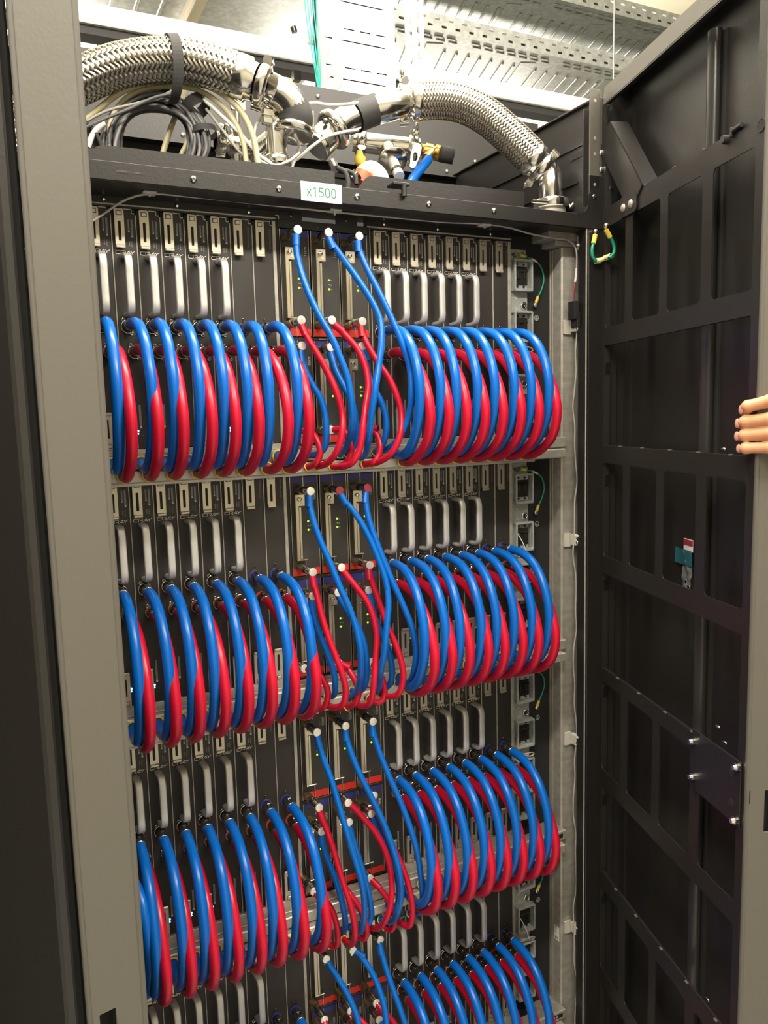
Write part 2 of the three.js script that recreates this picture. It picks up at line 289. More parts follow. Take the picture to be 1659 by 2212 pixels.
// ---------------------------------------------------------------- blades
const CW = 0.0366, VT = 0.0675, VB = -0.316;
function faceTex(kind) {
  const S = 5.2; // pixels per mm
  return canvasTex(Math.round(CW * 1000 * S), Math.round((VT - VB) * 1000 * S), (c, w, h) => {
    c.fillStyle = '#2d2925'; c.fillRect(0, 0, w, h);
    const X = (u) => (u + 0.0034) * 1000 * S, Y = (v) => (VT - v) * 1000 * S, mm = S;
    if (kind === 'blade') {
      c.strokeStyle = '#dcdad2'; c.lineWidth = 0.95 * mm; c.lineCap = 'butt'; c.lineJoin = 'miter';
      const y0 = Y(-0.0018), y1 = Y(0.0032), ym = (y0 + y1) / 2; let x = X(0.0002);
      const st = (...p) => { c.beginPath(); p.forEach(([a, b], i) => (i ? c.lineTo(x + a * mm, b) : c.moveTo(x + a * mm, b))); c.stroke(); };
      st([7.6, y1], [1.3, y1], [0.3, y1 + 0.9 * mm], [0.3, y0 - 0.9 * mm], [1.3, y0], [7.2, y0]); x += 8.4 * mm;
      st([0, y0], [0, y1], [6, y1], [6.6, y1 + 0.8 * mm], [6.6, ym - 0.1 * mm], [5.9, ym + 0.5 * mm], [2.4, ym + 0.5 * mm]); st([4, ym + 0.5 * mm], [6.9, y0]); x += 7.6 * mm;
      st([0.2, y0], [4.8, y1], [5.2, y1], [6.6, y0]); st([2.6, y0 - 1.1 * mm], [5.8, y0 - 1.1 * mm]); x += 6.2 * mm;
      st([1, y1], [3.4, ym], [8, y1]); st([3.4, ym], [3.2, y0]);
      c.fillStyle = '#b9b7b0';
      for (let k = 0; k < 9; k++) { c.fillRect(X(0.0222), Y(0.0185 - k * 0.0009), (k % 3 ? 0.9 : 1.6) * mm, 0.45 * mm); c.fillRect(X(0.0258), Y(0.0188 - k * 0.001), (k % 4 ? 0.9 : 2.2) * mm, 0.45 * mm); }
      c.save(); c.translate(X(0.0245), Y(-0.295)); c.font = (2.2 * mm) + 'px sans-serif'; c.fillText('8', 0, 0); c.fillText('\u25BF', 0.3 * mm, -4 * mm); c.restore();
    } else {
      c.fillStyle = '#8b8983'; c.save(); c.translate(X(0.0264), Y(0.056)); c.rotate(Math.PI / 2); c.font = (3.9 * mm) + 'px sans-serif'; c.fillText('IMPEDANCE BLADE', 0, 0, 48 * mm); c.restore();
    }
  });
}
const barTex = canvasTex(48, 400, (c, w, h) => { c.fillStyle = '#8f9090'; c.fillRect(0, 0, w, h); let s = 5; for (let y = 14; y < h - 40;) { s = (s * 75 + 74) % 65537; const b = 3 + (s % 9); c.fillStyle = '#5e6060'; c.fillRect(5, y, w - 10, b); y += b + 4 + (s % 5); } c.fillStyle = '#c9cbca'; c.fillRect(0, h - 34, w, 34); });
M.barcode = std({ map: barTex, roughness: 0.5 });
const faceMat = { blade: std({ map: faceTex('blade'), roughness: 0.55, bumpMap: grainBump, bumpScale: 0.00004 }), filler: std({ map: faceTex('filler'), roughness: 0.55, bumpMap: grainBump, bumpScale: 0.00004 }) };
function faceplate(u0, u1, v0, v1, zf, depth) {   // front face carries the print (uv 0..1), the rest the plain paint
  const g = bx(u0, u1, v0, v1, zf - depth, zf, 0.0005), p = g.attributes.position, n = g.attributes.normal, t = g.attributes.uv;
  for (let i = 0; i < p.count; i++) n.getZ(i) > 0.9 ? t.setXY(i, (p.getX(i) - u0) / (u1 - u0), (p.getY(i) - v0) / (v1 - v0)) : t.setXY(i, 0.02, 0.3);
  return g;
}
const quadUV = (g, x0, x1, y0, y1) => { const p = g.attributes.position, t = g.attributes.uv; for (let i = 0; i < p.count; i++) t.setXY(i, (p.getX(i) - x0) / (x1 - x0), (p.getY(i) - y0) / (y1 - y0)); return g; };
const BLUE = { u: 0.0113, v: -0.1172 }, RED = { u: 0.02, v: -0.1577 };
const latchShape = () => { const s = rrect(0, 0.0065, 0.0155, 0.066, 0.0012, THREE.Shape); s.holes.push(rrect(0.0056, 0.0175, 0.0095, 0.048, 0.0012)); return s; };
const latchGeo = sheet(latchShape(), 0.005, 0.0022, 0.0004), lipGeo = moved(bx(0, 0.0155, 0.0058, 0.011, 0.0055, 0.0095, 0.0012), () => 0), slotGeo = bx(0.0052, 0.0099, 0.017, 0.0485, 0.0035, 0.0057), bodyGeo = bx(0.0008, 0.0147, 0.012, 0.068, 0, 0.0052, 0.0004);
const btnGeo = bx(0.0036, 0.0119, 0.0575, 0.0635, 0.0065, 0.0088, 0.0008), btnRim = sheet((() => { const s = rrect(0.003, 0.0568, 0.0125, 0.0642, 0.001, THREE.Shape); s.holes.push(rrect(0.0037, 0.0575, 0.0118, 0.0635, 0.0008)); return s; })(), 0.0068, 0.0007);
const flipLow = (g) => { const q = fix(g.clone()); q.scale(1, -1, 1); q.translate(0, -0.25, 0); const p = q.attributes.position, n = q.attributes.normal, t = q.attributes.uv; for (let i = 0; i < p.count; i += 3) for (const a of [p, n]) { const x = a.getX(i + 1), y = a.getY(i + 1), z = a.getZ(i + 1); a.setXYZ(i + 1, a.getX(i + 2), a.getY(i + 2), a.getZ(i + 2)); a.setXYZ(i + 2, x, y, z); } return q; };
const lowLatch = flipLow(latchGeo), lowLip = flipLow(lipGeo), lowSlot = flipLow(slotGeo), lowBody = flipLow(bodyGeo), lowBtn = flipLow(btnGeo), lowRim = flipLow(btnRim);
const handleGeo = strap([V(0.0125, -0.0065, 0), V(0.0132, -0.0065, 0.012), V(0.0145, -0.0085, 0.0235), V(0.015, -0.018, 0.0285), V(0.015, -0.04, 0.029), V(0.015, -0.07, 0.029), V(0.015, -0.088, 0.0285), V(0.0145, -0.0965, 0.0235), V(0.0132, -0.0985, 0.012), V(0.0125, -0.0985, 0)], 0.0128, 0.0072, V(1, 0, 0), 44);
const zdir = V(0, 0, 1);
const lobeRing = ({ u, v }) => [torus(V(u, v, 0.0012), zdir, 0.0102, 0.0014, 22, 6), torus(V(u - 0.0062, v + 0.0108, 0.001), zdir, 0.0026, 0.0008, 10, 5), torus(V(u + 0.0062, v - 0.0108, 0.001), zdir, 0.0026, 0.0008, 10, 5)];
const lobeScrews = ({ u, v }) => [ball(V(u - 0.0062, v + 0.0108, 0.0004), 0.002, 1, 1, 0.7, 8), ball(V(u + 0.0062, v - 0.0108, 0.0004), 0.002, 1, 1, 0.7, 8)];
const disc = ({ u, v }, R) => lathe([[0, 0], [R, 0], [R, 0.0012], [R - 0.001, 0.002], [0.0062, 0.002]], V(u, v, 0), zdir, 20);
const ledGeo = [ball(V(0.0172, -0.287, 0.0006), 0.0019, 1, 1, 0.5, 8), ball(V(0.0172, -0.2915, 0.0006), 0.0014, 1, 1, 0.5, 8)];
const barA = quadUV(bx(0.0216, 0.0238, 0.033, 0.0525, 0, 0.0005), 0.0216, 0.0238, 0.033, 0.0525), barB = quadUV(bx(0.0264, 0.0292, 0.0252, 0.0525, 0, 0.0005), 0.0264, 0.0292, 0.0252, 0.0525), barC = quadUV(bx(0.0205, 0.0238, -0.2825, -0.244, 0, 0.0005), 0.0205, 0.0238, -0.2825, -0.244);
const faceGeo = faceplate(-0.0034, -0.0034 + CW, VB, VT, 0, 0.3);
const cutGeo = [bx(0.0285, 0.0334, 0.0625, 0.0685, -0.002, 0.0012)], edgeGeo = [bx(0.0165, 0.0285, 0.0675, 0.069, -0.002, 0.0014), bx(0.0279, 0.0289, 0.062, 0.0685, -0.002, 0.0014), bx(0.0285, 0.0334, 0.0613, 0.0625, -0.002, 0.0014)];
const railGeo = [bx(0.0333, 0.0353, VB, 0.0605, -0.01, 0.0012, 0.0005)];
function makeBlade(handled) {
  const o = thing(handled ? 'blade_server' : 'filler_blade', '', handled ? 'server blade' : 'blank blade');
  mesh('faceplate', faceGeo, handled ? faceMat.blade : faceMat.filler, o);
  mesh('corner_notch', cutGeo, M.matte, o); mesh('top_edge', edgeGeo, M.steel, o); mesh('guide_strip', railGeo, M.steel, o);
  const la = mesh('latch', [latchGeo, lipGeo], M.latch, o); mesh('latch_base', bodyGeo, M.latch, la); mesh('slot', slotGeo, M.matte, la); const b = mesh('button', btnGeo, M.latch, la); mesh('button_rim', btnRim, M.matte, la);
  const lb = mesh('latch', [lowLatch, lowLip], M.latch, o); mesh('latch_base', lowBody, M.latch, lb); mesh('slot', lowSlot, M.matte, lb); mesh('button', lowBtn, M.latch, lb); mesh('button_rim', lowRim, M.matte, lb);
  if (handled) {
    mesh('handle', handleGeo, M.handle, o);
    for (const g of [barA, barB, barC]) mesh('barcode_label', g, M.barcode, o);
    const p1 = mesh('coolant_port', lobeRing(BLUE), M.polish, o); mesh('screw', lobeScrews(BLUE), M.gun, p1);
    const p2 = mesh('coolant_port', lobeRing(RED), M.polish, o); mesh('screw', lobeScrews(RED), M.gun, p2); mesh('port_collar', disc(RED, 0.0092), M.ringOrange, p2);
  } else {
    mesh('coolant_port', disc(BLUE, 0.0115), M.ringBlue, o); mesh('coolant_port', disc(RED, 0.0115), M.ringOrange, o);
    mesh('screw', ball(V(BLUE.u, BLUE.v + 0.018, 0), 0.0022, 1, 1, 0.6, 8), M.gun, o);
  }
  return o;
}
const bladeProto = makeBlade(true), fillerProto = makeBlade(false);

// ---------------------------------------------------------------- blade coolant hoses
const BLUEPATH = [[0.03, -0.1172], [0.058, -0.1172], [0.095, -0.1265], [0.125, -0.149], [0.1475, -0.185], [0.158, -0.225], [0.1545, -0.27], [0.136, -0.312], [0.109, -0.337], [0.079, -0.345], [0.044, -0.3375]];
const REDPATH = [[0.03, -0.1577], [0.058, -0.158], [0.1, -0.1695], [0.1355, -0.197], [0.159, -0.235], [0.168, -0.277], [0.1535, -0.32], [0.116, -0.3485], [0.086, -0.3575], [0.058, -0.357]];
const HR = 0.0088;
function makeHose(col) {
  const isB = col === 'blue', port = isB ? BLUE : RED, path = isB ? BLUEPATH : REDPATH, o = thing(col + '_coolant_hose', '', 'hose');
  const uEnd = isB ? 0.0098 : 0.0196;
  const pts = path.map(([z, v], i) => V(port.u + (uEnd - port.u) * Math.max(0, (i - 4) / (path.length - 5)), v, z));
  mesh('hose', tube(pts, HR, 56, 14), isB ? M.blue : M.red, o);
  const c = mesh('coupling', lathe([[0.0001, 0.001], [0.0078, 0.001], [0.0078, 0.005], [0.006, 0.006], [0.006, 0.009], [0.0092, 0.0095], [0.0096, 0.013], [0.0088, 0.0165], [0.007, 0.017], [0.007, 0.02], [0.0092, 0.0205], [0.0094, 0.03], [0.0088, 0.0315]], V(port.u, port.v, 0), zdir, 18), isB ? M.gun : M.gunRed, o);
  mesh('release_tab', [bx(port.u - 0.0035, port.u + 0.0035, port.v + 0.0085, port.v + 0.012, 0.008, 0.02, 0.0008)], M.gun, c);
  mesh('ferrule', lathe([[0.0088, 0.03], [0.0097, 0.0302], [0.0097, 0.0335], [0.0088, 0.034]], V(port.u, port.v, 0), zdir, 18), M.polish, o);
  const e = pts[pts.length - 1];
  mesh('sealing_ring', torus(V(e.x, e.y, e.z + 0.006), V(0, 0.0, 1), HR + 0.0014, 0.0017, 20, 6), M.yellow, o);
  return o;
}
const hoseProto = { blue: makeHose('blue'), red: makeHose('red') };
const placed = { b: false, f: false, blue: false, red: false };
const put = (key, proto, pos, label, group, rot = 0) => { if (!placed[key]) { placed[key] = true; proto.position.set(...pos); proto.rotation.y = rot; proto.userData.label = label; proto.userData.group = group; return proto; } return copy(proto, pos, label, group, rot); };
const LEAN = { '00b': [-8, 6, -3, -4, -6, -8, -14, -1], '00r': [1, 0, -2, 4, 1, -1, 11, 6], '10b': [-4, 5, 0, -5, 0, -1, 4, 8], '20b': [-5, -1, -5, -5, -2, -6, -1, 8], '01b': [-4, -1, -8, -2, -4, 1, 0, 2], '01r': [2, 1, -1, -1, -1, 0, 2, 4], '11b': [-5, 0, -8, 0, -5, -4, -1, 1] };   // how far each loop leans sideways
for (let r = 0; r < 4; r++) for (const side of [0, 1]) {
  const x0 = side ? XR : XL, door = side ? 'right door' : 'left door';
  for (let i = 0; i < 8; i++) {
    const k = side ? i : 7 - i, where = `${ORD[k]} from power modules toward ${door}, ${TIER[r]}`, pos = [x0 + i * PITCH, rowY(r), 0];
    const handled = i < 6;
    const b = put(handled ? 'b' : 'f', handled ? bladeProto : fillerProto, pos, (handled ? 'black server blade with handle, ' : 'black handleless impedance blade, ') + where, handled ? 'server blades with handles' : 'handleless blank blades');
    if (handled && rnd() < 0.62) mesh('status_led', ledGeo, M.blueLed, b);
    for (const col of ['blue', 'red']) put(col, hoseProto[col], pos, `thick ${col} hose looping from blade ${where}`, `thick ${col} blade hoses`, LEAN['' + r + side + col[0]] ? LEAN['' + r + side + col[0]][i] * (side ? 0.0061 : 0.0047) : (rnd() - 0.5) * 0.02);
  }
}
{ // one more hose from the hidden end of the tier, squeezed against the left door
  const P = [[-120, 1150], [-60, 1160], [20, 1185], [60, 1235], [105, 1330], [138, 1480], [162, 1650], [176, 1800], [172, 1930], [150, 2005], [120, 2010]].map(([x, y], i) => onZ(270 + x / 3.198, 1520 + y / 3.198, [0, 0.03, 0.075, 0.1, 0.125, 0.145, 0.15, 0.14, 0.115, 0.08, 0.05][i]));
  const o = thing('blue_coolant_hose', 'thick blue hose pressed against left door edge, third tier', 'hose', 'thick blue blade hoses'); mesh('hose', tube(P, HR, 50, 14), M.blue, o); mesh('sealing_ring', torus(P[10], V(0.3, 0, 1), HR + 0.0014, 0.0017, 20, 6), M.yellow, o);
}
// chassis shells: top flange with screws, side strips, dark shelf
for (let r = 0; r < 4; r++) for (const side of [0, 1]) {
  const x0 = (side ? XR : XL) - 0.0055, x1 = x0 + 8 * PITCH + 0.002, o = thing('blade_chassis', `steel edged chassis around ${side ? 'right' : 'left'} door's eight blades, ${TIER[r]}`, 'chassis', 'blade chassis', [0, rowY(r), 0]);
  mesh('top_flange', [bx(x0 - 0.006, x1 + 0.004, 0.0755, 0.088, -0.012, 0.001, 0.001), bx(x0 - 0.006, x1 + 0.004, 0.0695, 0.0725, -0.03, 0.0025, 0.0005)], M.black, o);
  mesh('flange_edge', bx(x0 - 0.006, x1 + 0.004, 0.0725, 0.0755, -0.012, 0.0045, 0.001), M.steel, o);
  for (const t of [0.1, 0.47, 0.86]) mesh('screw', ball(V(x0 + (x1 - x0) * t, 0.0815, 0.001), 0.0042, 1, 1, 0.6, 10), M.polish, o);
  mesh('side_strip', bx(x0 - 0.0005, x0 + 0.0014, VB - 0.002, 0.07, -0.3, 0.002, 0.0004), M.steel, o); mesh('side_strip', bx(x1 - 0.0035, x1 + 0.003, VB - 0.002, 0.07, -0.3, 0.002, 0.0006), M.steel, o);
  mesh('bottom_sill', bx(x0, x1, VB - 0.008, VB - 0.001, -0.3, 0.006, 0.0008), M.steel, o);
  mesh('divider', [bx(x0, x1, VB, 0.07, -0.33, -0.305)], M.matte, o);
}
// horizontal manifolds, two per tier
for (let r = 0; r < 4; r++) {
  const y = rowY(r);
  const a = thing('supply_manifold', `upper square steel manifold feeding blue hoses, ${TIER[r]}`, 'manifold', 'horizontal supply manifolds', [0, y, 0]);
  mesh('square_tube', [bx(-0.02, 0.918, -0.349, -0.3265, 0.014, 0.043, 0.002), bx(-0.02, 0.8, -0.3262, -0.3235, 0.005, 0.03, 0.0006)], M.steel, a);
  mesh('standoff', bx(0.86, 0.915, -0.346, -0.33, -0.03, 0.015, 0.001), M.steel, a); mesh('standoff', bx(-0.015, 0.0, -0.346, -0.33, -0.03, 0.015, 0.001), M.steel, a);
  const b = thing('return_manifold', `lower square steel manifold taking red hoses, ${TIER[r]}`, 'manifold', 'horizontal return manifolds', [0, y, 0]);
  mesh('square_tube', [bx(-0.02, 0.905, -0.3695, -0.3505, 0.028, 0.057, 0.002)], M.steel, b);
  mesh('lower_flange', bx(-0.02, 0.83, -0.3745, -0.3698, 0.01, 0.05, 0.0006), M.steel, b);
  if (r >= 2) { const t = canvasTex(128, 32, (c, w, h) => { c.fillStyle = '#2a2824'; c.fillRect(0, 0, w, h); c.fillStyle = '#d8d4c4'; c.font = 'bold 26px sans-serif'; c.textAlign = 'center'; c.fillText(['', '', '8U 0', '0U 0'][r], w / 2, 25); }); const m = mesh('tag', quadUV(bx(0.862, 0.908, -0.3425, -0.333, 0.0428, 0.0436), 0.862, 0.908, -0.3425, -0.333), std({ map: t, roughness: 0.4 }), a); m.userData.label = 'small dark lettered tag'; }
}

// ---------------------------------------------------------------- power modules in the middle
const PX = [0.3165, 0.3745, 0.4318];
const modTex = canvasTex(280, 930, (c, w, h) => {   // 56 x 186 mm at 5 px per mm
  c.fillStyle = '#33312e'; c.fillRect(0, 0, w, h); const mm = 5;
  c.save(); c.translate(51.5 * mm, 45 * mm); c.rotate(-Math.PI / 2); c.fillStyle = '#d6d4cd'; c.font = `${6.6 * mm}px sans-serif`; c.fillText('15KW', 0, 0, 25 * mm); c.font = `${2 * mm}px sans-serif`; c.fillStyle = '#8d8b86'; c.fillText('380-480V AC', 0, -6.4 * mm, 22 * mm); c.fillText('POWER UNIT', 0, -8.6 * mm, 22 * mm); c.restore();
  c.strokeStyle = '#b9b7b0'; c.lineWidth = 2.2; const ix = 37 * mm;
  for (const y of [84, 85.4]) { c.beginPath(); c.moveTo(ix, y * mm); c.lineTo(ix + 3.4 * mm, y * mm); c.stroke(); }
  c.beginPath(); c.moveTo(ix, 91.5 * mm); c.lineTo(ix + 3.6 * mm, 94 * mm); c.moveTo(ix, 94 * mm); c.lineTo(ix + 3.6 * mm, 91.5 * mm); c.stroke();
  c.beginPath(); c.moveTo(ix, 101 * mm); c.quadraticCurveTo(ix + 1.2 * mm, 98.6 * mm, ix + 2 * mm, 100.4 * mm); c.quadraticCurveTo(ix + 3 * mm, 101.6 * mm, ix + 4 * mm, 99.6 * mm); c.stroke();
});
const modMat = std({ map: modTex, roughness: 0.5, bumpMap: grainBump, bumpScale: 0.00004 });
function makeModule() {
  const o = thing('power_module', '', 'power module'), W = 0.0545, y0 = -0.1275, y1 = 0.0585;
  const g = bx(0, W, y0, y1, -0.28, 0, 0.0006), p = g.attributes.position, n = g.attributes.normal, t = g.attributes.uv;
  for (let i = 0; i < p.count; i++) n.getZ(i) > 0.9 ? t.setXY(i, p.getX(i) / W, (p.getY(i) - y0) / (y1 - y0)) : t.setXY(i, 0.03, 0.3);
  mesh('faceplate', g, modMat, o);
  mesh('blue_tag', [plate(0.0012, 0.0245, 0.0462, 0.0575, 0, 0.0006, 0.002), plate(0.0262, 0.0533, 0.0462, 0.0575, 0, 0.0006, 0.002)], M.blueTag, o);
  mesh('red_tag', [plate(0.0012, 0.0245, -0.1265, -0.1135, 0, 0.0006, 0.002), plate(0.0262, 0.0533, -0.1265, -0.1135, 0, 0.0006, 0.002)], M.redTag, o);
  mesh('rim', [bx(0.0536, 0.0545, y0, y1, -0.002, 0.0011), bx(0, 0.0009, y0, y1, -0.002, 0.0011), bx(0.0254, 0.0262, 0.031, y1, 0, 0.0014), bx(0.0254, 0.0262, y0, -0.096, 0, 0.0014), bx(0.012, 0.0262, -0.097, -0.0955, 0, 0.006)], M.nickel, o);
  // pull bracket: plate, folded channel, screw
  const sh = new THREE.Shape(); sh.moveTo(0.006, 0.0257); sh.lineTo(0.0245, 0.0257); sh.lineTo(0.0245, 0.0065); sh.quadraticCurveTo(0.0245, 0.0045, 0.0225, 0.0045); sh.lineTo(0.0125, 0.0045); sh.lineTo(0.0125, -0.0945); sh.lineTo(0.006, -0.0945); sh.closePath();
  const br = mesh('pull_bracket', [sheet(sh, 0.009, 0.0018, 0.0004), bx(0.006, 0.0245, 0.0245, 0.0262, 0, 0.0105, 0.0005), bx(0.0122, 0.0185, -0.0945, 0.003, 0.003, 0.0098, 0.0014), bx(0.006, 0.0078, -0.0945, 0.0257, 0, 0.0098, 0.0004), bx(0.006, 0.026, -0.0965, -0.0945, 0, 0.0108, 0.0004)], M.nickel, o);
  mesh('screw', lathe([[0, 0.005], [0.0022, 0.005], [0.004, 0.004], [0.004, 0]], V(0.0135, 0.0175, 0.0105), zdir, 14), M.polish, br);
  mesh('rivet', rod(V(0.0185, 0.01, 0.0105), V(0.0185, 0.01, 0.0113), 0.0024), M.latch, br);
  mesh('status_led', [rod(V(0.0335, -0.0258, 0), V(0.0335, -0.0258, 0.0006), 0.0019, 0.0019, 10), rod(V(0.0335, -0.0418, 0), V(0.0335, -0.0418, 0.0006), 0.0019, 0.0019, 10)], M.greenLed, o);
  mesh('dark_led', rod(V(0.0335, -0.0338, 0), V(0.0335, -0.0338, 0.0005), 0.001, 0.001, 8), M.latch, o);
  return o;
}
const modProto = makeModule(); let modFirst = true;
const COLN = ['beside left door blades', 'in the middle column', 'beside right door blades'];
const digit = (d) => std({ roughness: 0.5, map: canvasTex(32, 32, (c) => { c.fillStyle = '#191817'; c.fillRect(0, 0, 32, 32); c.fillStyle = '#bdbbb4'; c.font = '28px sans-serif'; c.textAlign = 'center'; c.fillText(d, 16, 26); }) });
const digits = ['3', '4', '5'].map(digit);
const shelfPrint = std({ roughness: 0.5, map: canvasTex(128, 32, (c) => { c.fillStyle = '#191817'; c.fillRect(0, 0, 128, 32); c.fillStyle = '#a9a7a0'; c.font = 'bold 22px sans-serif'; c.fillText('400KVA SYS', 4, 25, 120); }) });
for (let r = 0; r < 4; r++) {
  const y = rowY(r), s = thing('power_shelf', `black shelf frame holding six power modules, ${TIER[r]}`, 'power shelf', 'power module shelves', [0, y, 0]);
  mesh('bezel', [bx(0.3105, 0.3155, -0.322, 0.079, -0.28, 0.001, 0.0006), bx(0.487, 0.4912, -0.322, 0.079, -0.28, 0.001, 0.0006), bx(0.3105, 0.4912, 0.0595, 0.074, -0.28, 0.001, 0.0006), bx(0.3105, 0.4912, -0.1338, -0.1285, -0.28, 0.0006, 0.0004), bx(0.3105, 0.4912, -0.3265, -0.321, -0.28, 0.001, 0.0004)], M.black, s);
  mesh('back', bx(0.311, 0.491, -0.32, 0.07, -0.31, -0.285), M.matte, s);
  for (const x of [0.318, 0.425]) { const k = mesh('mounting_ear', plate(x, x + 0.042, 0.0735, 0.089, -0.001, 0.003, 0.003), M.black, s); mesh('screw', ball(V(x + 0.021, 0.0815, 0.002), 0.0036, 1, 1, 0.6, 10), M.gun, k); }
  PX.forEach((x, i) => mesh('number_print', quadUV(bx(x + 0.013, x + 0.0165, 0.0625, 0.0665, 0.001, 0.0014), x + 0.013, x + 0.0165, 0.0625, 0.0665), digits[i], s));
  mesh('shelf_print', quadUV(bx(0.384, 0.402, -0.1328, -0.1295, 0.0006, 0.001), 0.384, 0.402, -0.1328, -0.1295), shelfPrint, s);
  for (let j = 0; j < 2; j++) PX.forEach((x, i) => {
    const pos = [x, y - j * 0.1925, 0], label = `black 15KW power module ${COLN[i]}, ${j ? 'lower' : 'upper'} row of ${TIER[r]}`;
    if (modFirst) { modFirst = false; modProto.position.set(...pos); modProto.userData.label = label; modProto.userData.group = 'power modules'; } else copy(modProto, pos, label, 'power modules');
  });
}

